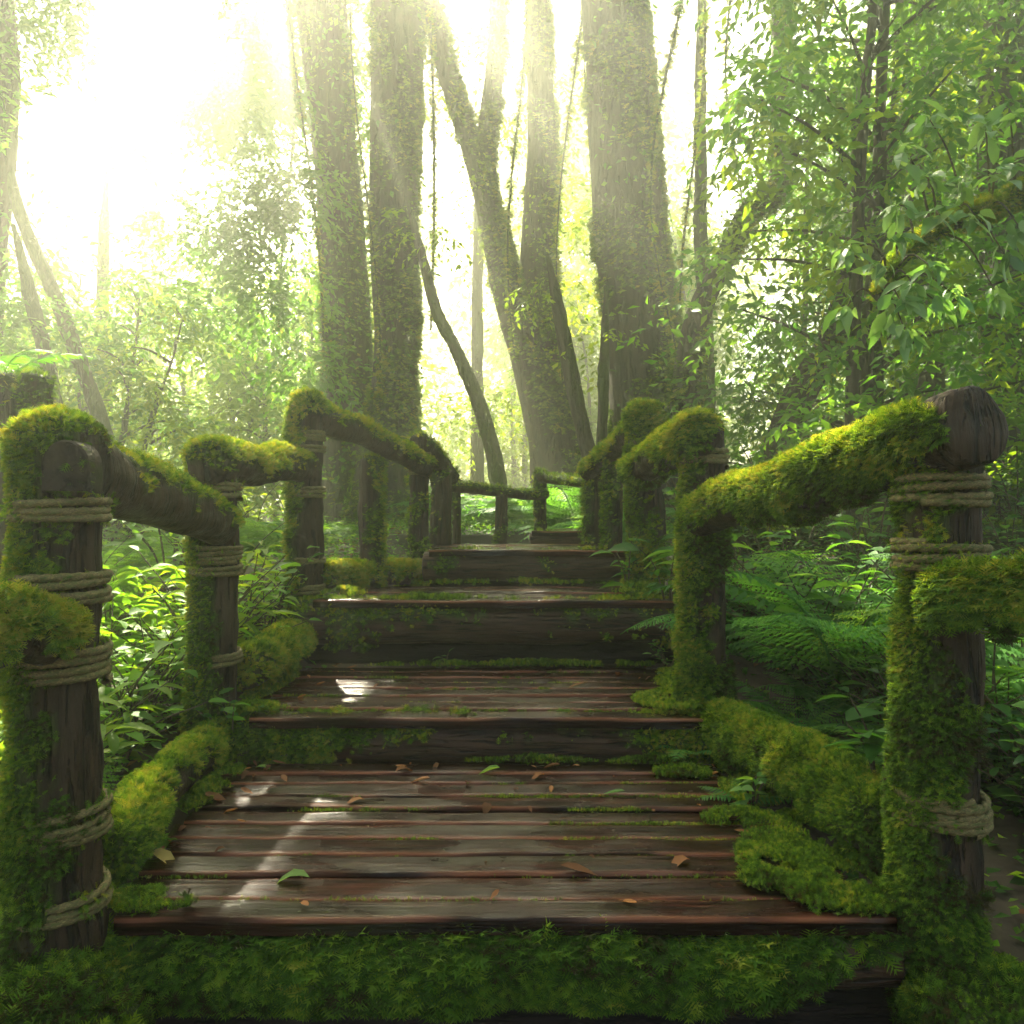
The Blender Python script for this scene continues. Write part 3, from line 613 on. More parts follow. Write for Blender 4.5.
T3 = [TP((418, -60, 9, .09), (446, 70, 9, .11), (484, 190, 9, .13), (508, 290, 9, .18), (534, 370, 9, .24), (556, 450, 9, .32), (566, 540, 9, .45)),
      TP((534, -60, 9.1, .13), (540, 60, 9.1, .145), (541, 180, 9.1, .17), (538, 280, 9.1, .20), (548, 370, 9.1, .23), (562, 460, 9.1, .28)),
      TP((490, 236, 9, .08), (486, 150, 9, .10), (496, 60, 9, .10), (498, -60, 9, .09))]
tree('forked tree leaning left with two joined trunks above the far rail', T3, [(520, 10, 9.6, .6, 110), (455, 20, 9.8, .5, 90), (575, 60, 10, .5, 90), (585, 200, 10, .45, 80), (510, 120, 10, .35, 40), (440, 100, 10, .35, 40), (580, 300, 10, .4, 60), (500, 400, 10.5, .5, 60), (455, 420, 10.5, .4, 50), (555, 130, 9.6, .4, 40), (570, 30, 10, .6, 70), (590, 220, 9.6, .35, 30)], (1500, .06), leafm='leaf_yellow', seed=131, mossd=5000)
def thin(label, pts, crown=(), leafm='leaf_yellow', seed=0, moss=0, **k):
    if pts[0][1] > 0: (x0, y0, d0, r0), (x1, y1, _, _) = pts[0], pts[1]; pts = ((x0 - (x1 - x0) * .9, y0 - (y1 - y0) * .9, d0, r0 * .2),) + tuple(pts)
    return tree(label, [TP(*pts)], crown, None, 'slender_tree', leafm, .075, moss, .04, None, seed, **k)
thin('thin trunk leaning right between the hazy trunk and the forked tree', ((420, 250, 8.5, .045), (436, 310, 8.5, .055), (458, 355, 8.5, .06), (482, 415, 8.5, .07), (498, 480, 8.5, .08), (500, 540, 8.5, .09)), [(425, 230, 7.5, .3, 14)], seed=141)
thin('thin upright trunk in the bright gap left of the forked tree', ((478, 240, 11, .07), (477, 330, 11, .075), (477, 420, 11, .08), (476, 530, 11, .1)), [(478, 210, 11, .5, 20)], seed=143)
thin('short leaning mossy stem right of the forked tree', ((556, 300, 7.2, .05), (566, 350, 7.2, .06), (578, 410, 7.2, .065), (592, 470, 7.2, .07), (596, 540, 7.2, .08)), [(552, 280, 7.2, .25, 12)], seed=145)
thin('thin stem close beside the great straight trunk', ((604, 350, 7, .035), (602, 420, 7, .04), (600, 480, 7, .045), (600, 540, 7, .05)), [(606, 330, 7, .22, 12)], seed=147)
thin('crooked mossy tree bending right of the great trunk', ((782, -60, 7, .07), (780, 60, 7, .075), (778, 140, 7, .08), (776, 190, 7, .085), (748, 215, 7, .085), (724, 260, 6.9, .09), (700, 310, 6.8, .10), (688, 370, 6.8, .11), (684, 440, 6.8, .12), (684, 530, 6.8, .15)), [(800, 60, 7, .6, 70), (740, 40, 7.2, .6, 70), (830, 150, 6.8, .5, 60)], seed=149, moss=4000, leafm='leaf')
thin('straight thin dark stem just right of the great trunk', ((700, 60, 7.6, .045), (700, 160, 7.6, .05), (701, 260, 7.6, .055), (706, 340, 7.6, .06), (708, 530, 7.6, .07)), [(700, 30, 7.6, .5, 40)], seed=151)
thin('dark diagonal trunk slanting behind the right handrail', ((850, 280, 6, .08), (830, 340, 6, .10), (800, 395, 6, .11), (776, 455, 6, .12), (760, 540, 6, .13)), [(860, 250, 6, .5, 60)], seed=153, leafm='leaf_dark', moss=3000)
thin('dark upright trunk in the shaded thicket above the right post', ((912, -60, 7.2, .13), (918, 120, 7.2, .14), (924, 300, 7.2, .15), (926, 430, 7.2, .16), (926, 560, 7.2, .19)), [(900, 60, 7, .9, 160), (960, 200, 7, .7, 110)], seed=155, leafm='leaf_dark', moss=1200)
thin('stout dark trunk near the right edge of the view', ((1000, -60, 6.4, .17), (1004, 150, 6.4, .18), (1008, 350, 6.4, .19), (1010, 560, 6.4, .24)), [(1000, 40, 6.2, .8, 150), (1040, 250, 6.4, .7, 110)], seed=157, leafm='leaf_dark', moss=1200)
thin('long thin bare stem leaning left above the near left post', ((2, 150, 6.5, .035), (24, 225, 6.5, .04), (58, 305, 6.5, .05), (86, 380, 6.5, .055), (106, 445, 6.5, .06), (118, 540, 6.5, .07)), [(0, 130, 6.5, .5, 40), (60, 200, 6.4, .35, 16)], seed=159)
thin('short leaning stem at the left beside the long thin one', ((24, 270, 6, .03), (36, 320, 6, .04), (48, 370, 6, .05), (56, 430, 6, .055), (60, 540, 6, .06)), [(10, 300, 5.8, .4, 60), (20, 230, 5.8, .3, 30)], seed=161, leafm='leaf')
thin('shaded trunk at the upper left corner hung with dark leaves', ((-14, -60, 6.5, .15), (0, 60, 6.5, .14), (-4, 140, 6.5, .15), (-20, 300, 6.5, .17), (-30, 560, 6.5, .22)), [(40, 10, 6.6, .6, 150), (0, 90, 6.4, .5, 130), (110, -30, 7, .5, 60), (10, 230, 6.2, .45, 120), (5, 340, 6.2, .4, 100), (40, 170, 6.4, .3, 70), (75, 20, 6.6, .35, 60), (30, 290, 6.2, .3, 60), (60, 130, 6.6, .3, 30)], seed=163, leafm='leaf')
thin('faint trunk lost in the white glare at upper left', ((142, -60, 18, .22), (146, 60, 18, .22), (150, 200, 18, .22), (150, 400, 18, .25), (150, 540, 18, .3)), [(200, 40, 13, 1.0, 40), (250, 260, 13, .8, 40), (120, -20, 13, .8, 40)], seed=165)
thin('pale slim trunk in the bright thicket behind the left handrail', ((104, 230, 9, .05), (102, 300, 9, .06), (104, 380, 9, .07), (106, 540, 9, .09)), [(100, 250, 9, .6, 40), (130, 320, 9, .6, 50)], seed=167)

# lianas hanging between the trunks
GV, LV = 'hanging vines between the trunks', 'thin vine hanging down between the hazy trunks behind the stairs'
for k, (x0, x1, y1, d) in enumerate([(426, 430, 330, 8.6), (515, 520, 360, 8.6), (575, 572, 380, 8.2), (590, 596, 330, 8.4), (362, 368, 400, 8.7), (300, 306, 380, 8.8), (284, 288, 330, 9.2), (690, 694, 300, 7.4), (668, 672, 420, 7.4), (735, 738, 230, 7.0)]):
    n = 8; pts = [[*U(x0 + (x1 - x0) * f + (6 + 14 * ((k * .37) % 1)) * math.sin(f * (3 + 3 * ((k * .61) % 1)) + k), -60 + (y1 + 60) * f, d), .007 + .003 * math.sin(3 * f + k)] for f in np.linspace(0, 1, n)]
    v_ = trunk(None, pts, 300 + k, seg=8, rows=60, mask=patchy(.3, .5, 3, k), dens=5000, mlen=.04, mw=.008, droop=.9, tone=.8, swell=.004, name='hanging_vine'); tag(v_, LV, 'vine', GV)
# the dark broken stump behind the near left post
t = empty('tree_stump', 'dark broken stump with a small fern on top behind the near left post', 'stump')
trunk(t, TP((-70, 330, 3.2, .09), (-10, 380, 3.1, .085), (14, 400, 3.0, .08), (26, 440, 3.0, .09), (24, 560, 3.0, .10), (20, 700, 3.0, .14)), 171, dens=12000, mlen=.02, mw=.006, mat=M['log'])
trunk(t, TP((36, 378, 3.0, .05), (32, 400, 3.0, .055), (26, 425, 3.0, .06)), 173, dens=12000, mlen=.02, mw=.006, mat=M['log'], name='broken_limb')

# the leafy bough hanging in at the right
t = empty('leafy_tree', 'near tree at the right edge with a mossy bough of broad sunlit leaves', 'tree')
bp = TP((1180, 60, 3.6, .05), (1080, 165, 3.3, .034), (1010, 200, 3.15, .028), (950, 226, 3.05, .024), (905, 258, 3.0, .018), (878, 300, 2.95, .010))
trunk(t, TP((1200, 700, 3.7, .10), (1190, 400, 3.7, .08), (1180, 60, 3.6, .06), (1170, -200, 3.6, .05)), 175, dens=4000, mlen=.02, mw=.006)
trunk(t, bp, 177, mask=patchy(.34, .5, 6, 5, up=.2), dens=50000, mlen=.022, mw=.005, droop=.6, tone=.75, name='bough', mat=M['log'])
g = Geo(); gt = Geo()
tips = [(905, 150, 2.9), (930, 120, 3.0), (985, 125, 3.0), (1010, 118, 3.05), (925, 175, 2.95), (960, 185, 3.0), (1000, 175, 3.0), (900, 205, 2.9), (940, 215, 2.9), (1015, 160, 3.1), (895, 235, 2.85), (915, 285, 2.85), (935, 300, 2.85), (900, 300, 2.85), (880, 265, 2.9), (955, 295, 2.9), (905, 330, 2.85), (1005, 255, 3.0), (1018, 225, 3.0), (885, 320, 2.9), (930, 265, 2.8), (975, 215, 2.95), (995, 290, 3.0), (850, 250, 3.0), (845, 310, 3.0)]
bq = smooth_path(np.array(bp), 40)
for k, (x, y, d) in enumerate(tips):
    e = U(x, y, d); s = bq[np.argmin(np.linalg.norm(bq[:, :3] - e, axis=1) + np.abs(bq[:, 2] - e[2] - .02) * .2), :3]
    mid = (s + e) / 2 + np.array([0, 0, .06]); tw = smooth_path(np.c_[np.array([s, mid, e]), [.005, .004, .002]], 12)
    V, fq = tube(tw[:, :3], tw[:, 3], 6, cap=False); gt.add(V, [fq])
    m_ = 12; A = nrm(rng.normal(size=(m_, 3)) * np.array([1, .7, .5]) + (e - s) / max(np.linalg.norm(e - s), .01) * .5 + np.array([0, 0, -.75]))
    P = e + rng.normal(size=(m_, 3)) * .016; L = .082 * (.55 + .8 * rng.random(m_))
    instance(g, *LEAF11, P, A, np.array([0, -.25, .8]) + rng.normal(size=(m_, 3)) * .45, L, L * .44, np.clip(.75 + rng.normal(size=m_) * .25, 0, 1))
gt.build('twigs', M['twig'], t); g.build('foliage', M['leaf_glossy'], t)

# ------------------------------------------------------------------ repeated trees
def proto_tree(name, label, group, h, n_cl, leaf, leafm, spread, twigs, lo=.1, cat='tree', r0=.05, droop=.35, tmpl=LEAF4, leafw=.42, var=.35):
    t = empty(name, label, cat, group)
    lean = rng.normal(size=2) * .06 * h
    pts = [[lean[0] * f * f + rng.normal() * .03, lean[1] * f * f + rng.normal() * .03, h * f - .1, r0 * (1 - .75 * f)] for f in np.linspace(0, 1, 7)]
    trunk(t, pts, int(rng.integers(1000)), seg=10, rows=30)
    g = Geo()
    for k in range(n_cl):
        f = lo + (1 - lo) * (k + rng.random()) / n_cl; a = rng.random() * 6.283; rr = spread * (1.15 - .55 * f) * (.35 + .65 * rng.random())
        c = np.array([lean[0] * f * f + math.cos(a) * rr, lean[1] * f * f + math.sin(a) * rr, h * f])
        R = spread * (.22 + .24 * rng.random()); sprays(g, c, (R, R, R * .62), int(twigs * (.6 + .8 * rng.random())), leaf, leafw, 9, tmpl, droop, .5, tw_len=.32, var=var)
        # the limb that carries the clump
        s0 = np.array([lean[0] * f * f, lean[1] * f * f, max(.1, h * f - .35 * rr)]); q = smooth_path(np.c_[np.array([s0, (s0 + c) / 2 + [0, 0, .05], c]), [.016, .011, .005]], 8)
        V, fq = tube(q[:, :3], q[:, 3], 5, cap=False); g.add(V, [fq], .3, 0, 1)
    g.build('crown', [M[leafm], M['bark']], t)
    return t
def place(protos, spots, labels=None):
    used = set()
    for k, (x, y, s, rz, *w_) in enumerate(spots):
        pr = protos[w_[0] if w_ else k % len(protos)]
        o = pr if id(pr) not in used else copy_tree(pr); used.add(id(pr))
        o.location = (x, y, float(gz(np.array([x]), np.array([y]))[0]) - .05); o.scale = (s, s, s); o.rotation_euler = (0, 0, rz)
        if labels: o['label'] = labels[k]
G1 = 'leafy forest trees right of the stairs'; LB1 = 'dense small leaved green tree in the thicket right of the stairs'
prR = [proto_tree('forest_tree', LB1, G1, 5.6, 26, .085, lm, 1.0, 24, lo=.08) for lm in ('leaf_yellow', 'leaf', 'leaf_dark', 'leaf')]
sp = []
for k in range(34):
    d = 5.0 + 9.5 * ((k * .618) % 1); px = 700 + 460 * ((k * .3819 + .13) % 1)
    if d < 9 and px - 1.15 / d * F < 680: px = 690 + 1.15 / d * F + 30 * rng.random()
    x = (px - CX) / F * d
    if px < 830 and d > 8.3: d = 5.6 + .45 * (d - 8.3); x = (max(px, 690 + 1.0 / d * F) - CX) / F * d
    if (k % 3 == 2 and px < 830) or k % 5 == 1: continue
    sp.append((x + rng.normal() * .1, d, .85 + .35 * rng.random(), rng.random() * 6.28, (k % 2) if px < 800 else ((1, 0, 3)[k % 3] if px < 900 else (2, 3)[k % 2])))  # sun and shade put into leaf colour: yellower leftward, darker at far right
place(prR, sp)
G2 = 'sunlit leafy bushes left of the stairs'; LB2 = 'yellow green sunlit bush in the bright thicket left of the stairs'
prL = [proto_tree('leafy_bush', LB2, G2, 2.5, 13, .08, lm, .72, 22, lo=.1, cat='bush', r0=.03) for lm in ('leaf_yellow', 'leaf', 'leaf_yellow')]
sp = []
for k in range(20):
    d = 7.0 + 6.5 * ((k * .618 + .2) % 1); px = -120 + 470 * ((k * .3819 + .4) % 1)
    sp.append(((px - CX) / F * d, d, (.75 + .45 * rng.random()) * (.75 + .05 * d), rng.random() * 6.28))
place(prL, sp)
G3 = 'bright leafy trees in the haze behind the stairs'; LB3 = 'pale bright green leafy tree in the haze beyond the far rail'
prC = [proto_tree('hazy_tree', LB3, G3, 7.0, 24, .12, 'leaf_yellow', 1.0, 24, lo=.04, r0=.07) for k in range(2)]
sp = []
for k in range(17):
    d = 10.5 + 9 * ((k * .618 + .1) % 1); px = 425 + 290 * ((k * .3819 + .2) % 1)
    if px < 505: continue
    sp.append(((px - CX) / F * d, d, (.62 + .2 * rng.random()) if px > 560 else (.8 + .4 * rng.random() if px > 500 else .42 + .2 * rng.random()), rng.random() * 6.28))
place(prC, sp)

# far forest, one mass of leaves
g = Geo()
for k in range(290):
    a = rng.uniform(-46, 50) if k < 170 else rng.uniform(-13, 14); d = rng.uniform(19, 34); x = d * math.tan(math.radians(a))
    top = 14.0 if a > -12.5 else 4.8
    if a < -26: top = 9
    z = rng.uniform(0.5, top)
    if -6.2 < a < -2.2 and 3.0 < z * 22 / d < 14: continue
    sprays(g, (x, d, 1 + z), (1.8, 1.8, 1.5), 42, .26, .45, 9, LEAF4, .3, .6, tw_len=.9)
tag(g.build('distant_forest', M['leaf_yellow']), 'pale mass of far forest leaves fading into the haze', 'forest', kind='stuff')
# unseen leaf mass added overhead to shade the lower steps and near air
g = Geo()
for k in range(104):
    x, y = rng.uniform(-9, 9), rng.uniform(-6, 5.5)
    z = rng.uniform(7.2, 9.6)
    if k >= 60: x, y, z = rng.uniform(-5.6, .2), rng.uniform(7.4, 12.6), 0; z = .745 + y * .70 + rng.uniform(.6, 2.0)
    sprays(g, (x, y, z), (.9, .9, .5), 46, .17, .5, 9, LEAF4, .2, .5, tw_len=.5, holes=True)
tag(g.build('shade_leaf_mass', M['leaf']), 'unseen leaf mass added overhead to shade the stairs', 'shade_blocker', kind='stuff')

# ------------------------------------------------------------------ ferns and herbs
def fern_plant(name, label, group, nf, L, leafm='fern', up=(35, 75), cat='fern', pin=22, wid=.26):
    t = empty(name, label, cat, group); g = Geo()
    for k in range(nf):
        az = 6.283 * (k + rng.random() * .7) / nf; e0 = math.radians(rng.uniform(*up)); Lf = L * (.7 + .45 * rng.random()); n = 26
        el = e0 - (e0 + math.radians(rng.uniform(5, 40))) * np.linspace(0, 1, n) ** 1.3
        st = Lf / n; h = np.stack([np.cos(el) * math.cos(az), np.cos(el) * math.sin(az), np.sin(el)], -1) * st
        path = np.cumsum(h, 0); T = nrm(h)
        V, fq = tube(path, np.linspace(.0045, .001, n) * L / .6, 4, cap=False); g.add(V, [fq], .2)
        s = np.linspace(.16, .985, pin); i = np.clip((s * (n - 1)).astype(int), 0, n - 1); P = path[i]; Tt = T[i]
        side = np.cross(Tt, [0, 0, 1.]); side = nrm(side); Nn = np.cross(side, Tt)
        ln = Lf * wid * np.clip(np.sin(np.pi * np.clip(s * .93 + .07, 0, 1) ** .8), .06, 1) ** .8
        tone = np.clip(.5 + rng.normal() * .2 + rng.normal(size=pin) * .06, 0, 1)
        for sg in (1, -1):
            A = side * sg + Tt * .42 - np.array([0, 0, .22]) + rng.normal(size=(pin, 3)) * .05
            instance(g, *PINNA, P, A, Nn, ln, Lf * .82 / pin * 1.3 * np.clip(ln / ln.max() + .25, 0, 1), tone)
    g.build('fronds', M[leafm], t); return t
def herb(name, label, group, nst, h, leaf, leafm, tmpl=LEAF11, cat='plant', lw=.5, per=8):
    t = empty(name, label, cat, group); g = Geo(); gs = Geo()
    for k in range(nst):
        a = rng.random() * 6.283; ln = h * (.3 + .5 * rng.random()); hh = h * (.6 + .6 * rng.random())
        q = smooth_path(np.c_[np.array([[0, 0, -.05], [math.cos(a) * ln * .35, math.sin(a) * ln * .35, hh * .6], [math.cos(a) * ln, math.sin(a) * ln, hh]]), [.004, .003, .0015]], 14)
        V, fq = tube(q[:, :3], q[:, 3], 5, cap=False); gs.add(V, [fq])
        i = np.linspace(3, 13, per).astype(int); b = np.arange(per) * 2.4 + rng.random() * 6; P = q[i, :3]
        A = np.stack([np.cos(b), np.sin(b), .25 + 0 * b], -1) + rng.normal(size=(per, 3)) * .2; L = leaf * (.55 + .7 * rng.random(per))
        instance(g, *tmpl, P, A, np.array([0, 0, 1.]) + rng.normal(size=(per, 3)) * .25, L, L * lw, np.clip(.5 + rng.normal(size=per) * .25, 0, 1))
    gs.build('stems', M['twig'], t); g.build('leaves', M[leafm], t); return t
GF1, GF2 = 'ferns right of the stairs', 'ferns left of the stairs'
pf1 = [fern_plant('fern', 'lacy green fern in the undergrowth right of the stairs', GF1, 10, .62, pin=24) for k in range(2)]
pf2 = [fern_plant('fern', 'bright arching fern in the undergrowth left of the stairs', GF2, 9, .60, 'fern_sunlit', pin=22, wid=.24, up=(25, 70)) for k in range(2)]
sp = []
for k in range(40):
    y = 2.0 + 4.6 * ((k * .618 + .3) % 1); x = 1.05 + (.6 + .5 * y) * ((k * .3819 + .1) % 1) ; sp.append((x, y, .6 + .6 * rng.random(), rng.random() * 6.28))
for k in range(12): sp.append((.92 + .45 * rng.random(), 2.3 + 1.2 * k / 12, .40 + .25 * rng.random(), rng.random() * 6.28))
place(pf1, sp)
sp = []
for k in range(50):
    y = 1.5 + 4.8 * ((k * .618 + .6) % 1); x = -1.12 - (.25 + .52 * y) * ((k * .3819 + .5) % 1) ; sp.append((x, y, .55 + .55 * rng.random(), rng.random() * 6.28))
place(pf2, sp)
pf3 = [fern_plant('fern', 'low fern growing beyond the far pole rail', 'ferns beyond the far pole rail', 9, .6, pin=18) for k in range(2)]
place(pf3, [(-1.6 + 2.6 * ((k * .618) % 1), 6.0 + 4.4 * ((k * .3819) % 1), .9 + .9 * rng.random(), rng.random() * 6.28) for k in range(34)])
big = fern_plant('tree_fern', 'large feathery fern clump under the right handrail', None, 13, .95, pin=36, up=(40, 85)); big.location = U(842, 700, 2.75)
c2 = fern_plant('fern', 'big pale fern frond reaching up beside the near right post', None, 5, .7, pin=26); c2.location = U(1040, 640, 2.2)
st = fern_plant('fern', 'small bright fern growing on the dark stump', None, 7, .34, pin=18); st.location = U(0, 385, 3.0)
GH1, GH2 = 'broad leaved herbs right of the stairs', 'broad leaved herbs left of the stairs'
ph1 = [herb('herb', 'dark glossy broad leaved herb right of the stairs', GH1, 8, .38, .075, 'leaf_broad') for k in range(2)] + [herb('herb', 'dark glossy broad leaved herb right of the stairs', GH1, 11, .30, .05, 'leaf_dark') for k in range(2)]
ph2 = [herb('herb', 'bright leafy herb left of the stairs', GH2, 8, .40, .07, 'fern_sunlit') for k in range(2)] + [herb('herb', 'bright leafy herb left of the stairs', GH2, 8, .42, .10, 'leaf_yellow', tmpl=LANCE)]  # lighter leaf colours stand for sun on the left-hand plants
sp = []
for k in range(104):
    y = 1.45 + 4.6 * ((k * .618 + .77) % 1); x = .92 + (.35 + .6 * y) * ((k * .3819 + .7) % 1) ** 1.2; sp.append((x, y, .7 + .6 * rng.random(), rng.random() * 6.28))
for k in range(44): y = 3.6 + 4.4 * rng.random(); sp.append((1.0 + .5 * y * rng.random(), y, .9 + .7 * rng.random(), rng.random() * 6.28))
for k in range(26): sp.append((.98 + .75 * rng.random(), 2.0 + 1.5 * rng.random(), .8 + .6 * rng.random(), rng.random() * 6.28))
place(ph1, sp)
sp = []
for k in range(90):
    y = 1.3 + 4.8 * ((k * .618 + .17) % 1); x = -1.0 - (.3 + .55 * y) * ((k * .3819 + .3) % 1) ** 1.2; sp.append((x, y, .7 + .6 * rng.random(), rng.random() * 6.28))
for k in range(30): y = 3.6 + 4.4 * rng.random(); sp.append((-1.2 - .5 * y * rng.random(), y, .9 + .7 * rng.random(), rng.random() * 6.28))
place(ph2, sp)
GS = 'strap leaved clumps left of the stairs'
ps = [herb('strap_leaf_clump', 'arching clump of bright narrow strap leaves left of the stairs', GS, 16, .30, .22, 'fern_sunlit', tmpl=(LEAF_V * np.array([1, .5, 1.6]), LEAF_F), lw=.10, per=3) for k in range(2)]
place(ps, [(-1.12 - .5 * rng.random() - .12 * k / 3, 1.75 + 1.9 * k / 13, .8 + .5 * rng.random(), rng.random() * 6.28) for k in range(14)])
# creeping ground cover
n = 95000; x = rng.uniform(-6.5, 6.5, n); y = rng.uniform(.2, 9, n); k = (np.abs(x - np.interp(y, [0, 4, 6], [-.08, 0, .3])) > .80) | (y > 6.2); x, y = x[k], y[k]
P = np.stack([x, y, gz(x, y) + rng.random(len(x)) ** 2 * .10], -1); k = fbm(P, 2.2, 33, 3) > .37; P = P[k]
g = Geo(); L = .028 * (.6 + 1.2 * rng.random(len(P))); A = rng.normal(size=P.shape) * np.array([1, 1, .35]) + np.array([0, 0, .2])
instance(g, *LEAF4, P, A, np.array([0, 0, 1.]) + rng.normal(size=P.shape) * .3, L, L * .6, rng.random(len(P)))
tag(g.build('ground_cover', M['leaf']), 'low creeping green leaves covering the forest floor', 'ground cover', kind='stuff')
# dead leaves on the forest floor
n = 9000; x = rng.uniform(-5, 5, n); y = rng.uniform(.2, 8, n); k = np.abs(x) > .9; x, y = x[k], y[k]
P = np.stack([x, y, gz(x, y) + .012], -1); g = Geo(); L = .045 * (.5 + rng.random(len(P))); A = rng.normal(size=P.shape) * np.array([1, 1, .1])
instance(g, *LEAF4, P, A, np.array([0, 0, 1.]) + rng.normal(size=P.shape) * .25, L, L * .45, rng.random(len(P)))
tag(g.build('leaf_litter', M['litter']), 'brown dead leaves littering the forest floor', 'leaf litter', kind='stuff')

# small plants on the stairs
def at(o, px, py, z):
    d = (CAMZ - z) * F / (py - HY); p = U(px, py, d); o.location = (p[0], p[1], z); return o
at(herb('sprig', 'small bright sprig with round leaves at the left end of the second step', None, 6, .15, .045, 'leaf_broad', lw=.75, per=6), 232, 752, .02)
at(fern_plant('fern', 'tiny fern in the right corner under the second step', None, 6, .17, up=(10, 50), pin=12), 690, 757, .01)
at(fern_plant('fern', 'tiny fern beside the thick mossy log on the right', None, 6, .16, up=(10, 50), pin=12), 738, 800, .01)
at(herb('sprig', 'blue green leafy seedling on the right end of the lowest step', None, 4, .08, .05, 'leaf_broad', lw=.6, per=5), 752, 806, .005)
at(herb('lance_leaf_plant', 'pale lance leaved plant at the foot of the far right post', None, 7, .2, .12, 'leaf_broad', tmpl=LANCE, per=4), 628, 592, .405)
at(herb('lance_leaf_plant', 'long pale lance leaves sprouting beside the mossy right post', None, 6, .34, .15, 'leaf_broad', tmpl=LANCE, per=5), 668, 605, .38)
o = herb('broad_leaf_plant', 'broad bright leaves sprouting between mossy log and near right post', None, 5, .20, .12, 'leaf_broad', lw=.55, per=4); o.location = U(880, 800, 1.75)
at(herb('sprig', 'tiny grass like sprout standing alone under the third step', None, 3, .05, .035, 'leaf_broad', tmpl=LANCE, per=3), 446, 668, .137)
at(herb('sprig', 'low trailing sprig at the right end of the second step', None, 6, .10, .04, 'leaf_broad', per=6), 668, 672, .14)
# fallen leaves lying on the treads
GL = 'fallen leaves on the steps'
TF = [(395, 772, 'brown curled'), (560, 768, 'large red brown'), (545, 775, 'orange'), (430, 782, 'reddish'), (255, 768, 'yellow green'), (150, 858, 'tan'), (310, 878, 'grey green'), (625, 795, 'dull green'), (735, 800, 'small rust'), (560, 872, 'dark'), (735, 862, 'pale brown'), (500, 742 + 30, 'teal green'), (365, 800, 'rust coloured'), (200, 800, 'dark twisted'), (690, 860, 'orange brown'), (585, 668 + 18, 'russet')]
place_txt = ['near the back of the lowest step', 'against the riser of the second step', 'beside the red brown leaf', 'on the back planks', 'at the left corner under the second step', 'by the smooth grey left log', 'on the front left planks', 'alone on the right planks', 'beside the blue green seedling', 'on the wet centre planks', 'near the right front planks', 'at the centre back', 'on the middle left planks', 'at the left edge', 'right of the wet centre', 'on the second step']
for k, ((x, y, cl), tx) in enumerate(zip(TF, place_txt)):
    z = .006 if y > 756 else .141
    d = (CAMZ - z) * F / (y - HY); g = Geo(); L = .05 + .035 * rng.random(); a = rng.uniform(-.6, .6) + (np.pi if rng.random() < .5 else 0)
    tv = LEAF_V * np.array([1, 1, 1 + 1.2 * rng.random()]); tv[:, 2] += .10 - .35 * (tv[:, 0] - .5) ** 2 * (-1 if k % 2 else 1)
    tone = {'g': .97, 't': .95, 'y': 1.0}.get(cl[0], .35 + .4 * rng.random())
    instance(g, tv, LEAF_F, np.array([[0., 0, .0]]), np.array([[math.cos(a), math.sin(a), 0]]), np.array([[0, 0, 1.]]), L, L * .45, tone)
    o = g.build('fallen_leaf', M['leaf_broad'] if 'green' in cl else M['litter']); p = U(x, y, d); o.location = (p[0], p[1], z)
    tag(o, cl + ' fallen leaf lying ' + tx, 'leaf', GL)

GD, LD = 'small dead leaves scattered on the treads', 'small dead leaf stuck flat to the wet treads'
bits = []
for k in range(4):
    g = Geo(); tv = LEAF_V * np.array([1, 1, .5 + 1.5 * rng.random()]); tv[:, 2] += .06 + .10 * np.sin(tv[:, 0] * 5 + k)
    instance(g, tv, LEAF_F, np.zeros((1, 3)), np.array([[1., 0, 0]]), np.array([[0, 0, 1.]]), .035, .018, .2 + .2 * k); o = g.build('dead_leaf', M['litter']); tag(o, LD, 'leaf', GD); bits.append(o)
for k in range(120):
    s = 1 if k < 80 else 2; y0, y1 = ybord[s][0] + .02, ybord[s][-1] - .02; u = rng.random(); y = y1 - (y1 - y0) * rng.random() ** 1.8
    x = rng.uniform(-.72, .58) if u < .4 else (-.78 + .16 * rng.random() ** 2 if u < .7 else .60 - .2 * rng.random() ** 2)
    o = bits[k] if k < 4 else bits[k % 4].copy()
    if k >= 4: COL.objects.link(o)
    sc_ = .25 + 1.0 * rng.random() ** 1.5; o.location = (x, y, zd[s] + .007); o.rotation_euler = (rng.normal() * .15, rng.normal() * .15, rng.random() * 6.28); o.scale = (sc_, sc_ * (.6 + .6 * rng.random()), sc_)

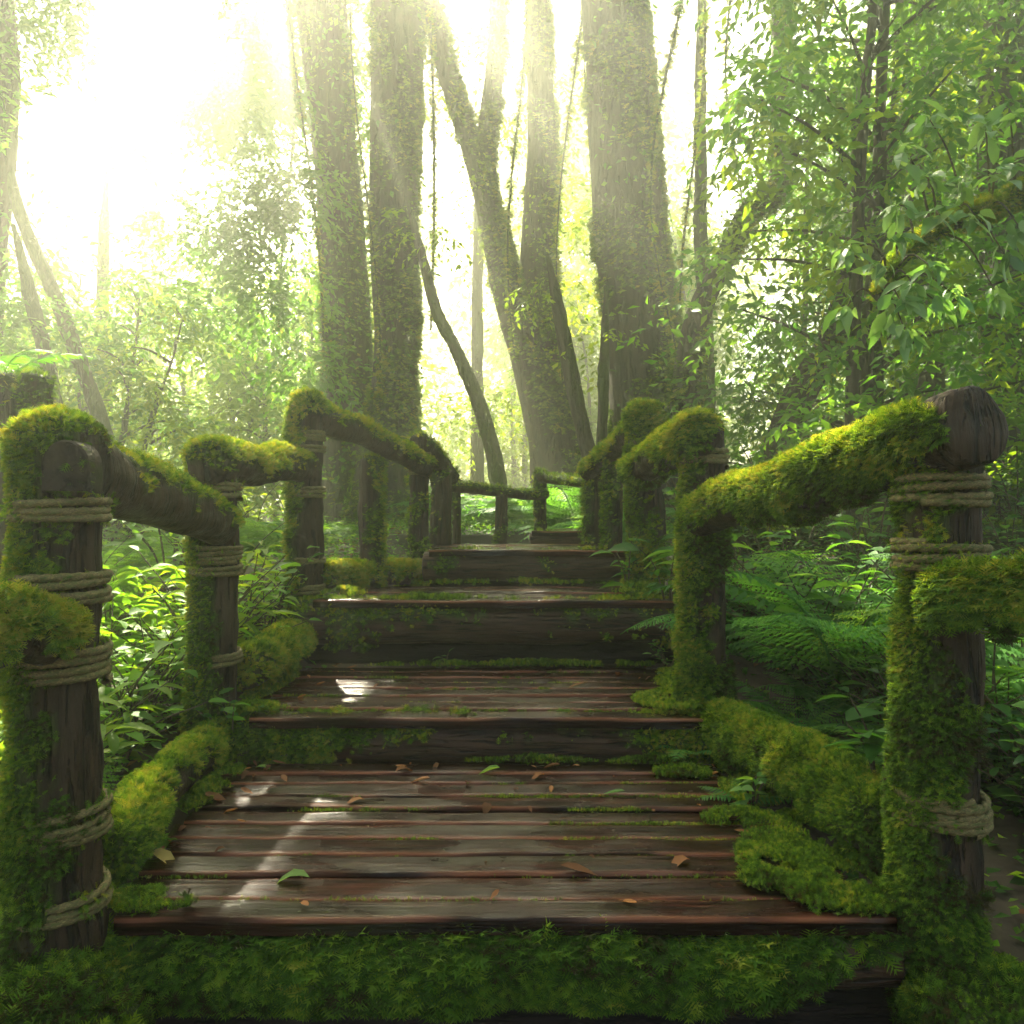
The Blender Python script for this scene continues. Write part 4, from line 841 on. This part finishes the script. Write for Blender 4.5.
# ------------------------------------------------------------------ haze, light, sky, camera
V = np.array([[x, y, z] for x in (-50, 50) for y in (-16, 50) for z in (-8, 19.0)], float)
q = np.array([[0, 1, 3, 2], [4, 6, 7, 5], [0, 4, 5, 1], [2, 3, 7, 6], [0, 2, 6, 4], [1, 5, 7, 3]])
m, nt, o = newmat('haze_air')
pv = nd(nt, 'ShaderNodeVolumePrincipled'); pv.inputs['Color'].default_value = (.95, .97, .82, 1); pv.inputs['Density'].default_value = .022; pv.inputs['Anisotropy'].default_value = .82
nt.links.new(pv.outputs[0], o.inputs['Volume'])
hz = Geo().add(V, [q]).build('haze', m, smooth=False); tag(hz, 'pale sunlit haze filling the forest', 'haze', kind='stuff')

w = bpy.data.worlds.new('World'); sc.world = w; w.use_nodes = True; nt = w.node_tree
sky = nt.nodes.new('ShaderNodeTexSky'); sky.sky_type = 'NISHITA'; sky.sun_disc = False; sky.sun_elevation = SUN_EL; sky.sun_rotation = SUN_AZ; sky.dust_density = 4.0; sky.air_density = 1.2
bg = nt.nodes['Background']; bg.inputs['Strength'].default_value = .05; nt.links.new(sky.outputs[0], bg.inputs[0])
ld = bpy.data.lights.new('sun', 'SUN'); ld.energy = 5.0; ld.angle = math.radians(.5); ld.color = (1, .92, .69)
lo = bpy.data.objects.new('sun', ld); COL.objects.link(lo); lo.rotation_euler = Vector(SUN).to_track_quat('Z', 'Y').to_euler(); lo.location = (0, 0, 12)
cd = bpy.data.cameras.new('camera'); cd.sensor_width = 36; cd.lens = F / 1024 * 36; cd.clip_start = .02; cd.clip_end = 500; cd.shift_y = 5 / 1024
co = bpy.data.objects.new('camera', cd); COL.objects.link(co); co.location = (0, 0, CAMZ); co.rotation_euler = (math.pi / 2, 0, 0); sc.camera = co
vs = sc.view_settings; vs.view_transform = 'Standard'; vs.look = 'None'; vs.gamma = 1; vs.exposure = 2.95
c = sc.cycles
c.max_bounces = 8; c.diffuse_bounces = 5; c.glossy_bounces = 2; c.transmission_bounces = 4; c.volume_bounces = 1; c.transparent_max_bounces = 4
c.caustics_reflective = False; c.caustics_refractive = False; c.sample_clamp_indirect = 4; c.use_denoising = True; c.use_adaptive_sampling = True; c.adaptive_threshold = .012
try: c.denoiser = 'OPENIMAGEDENOISE'
except Exception: pass
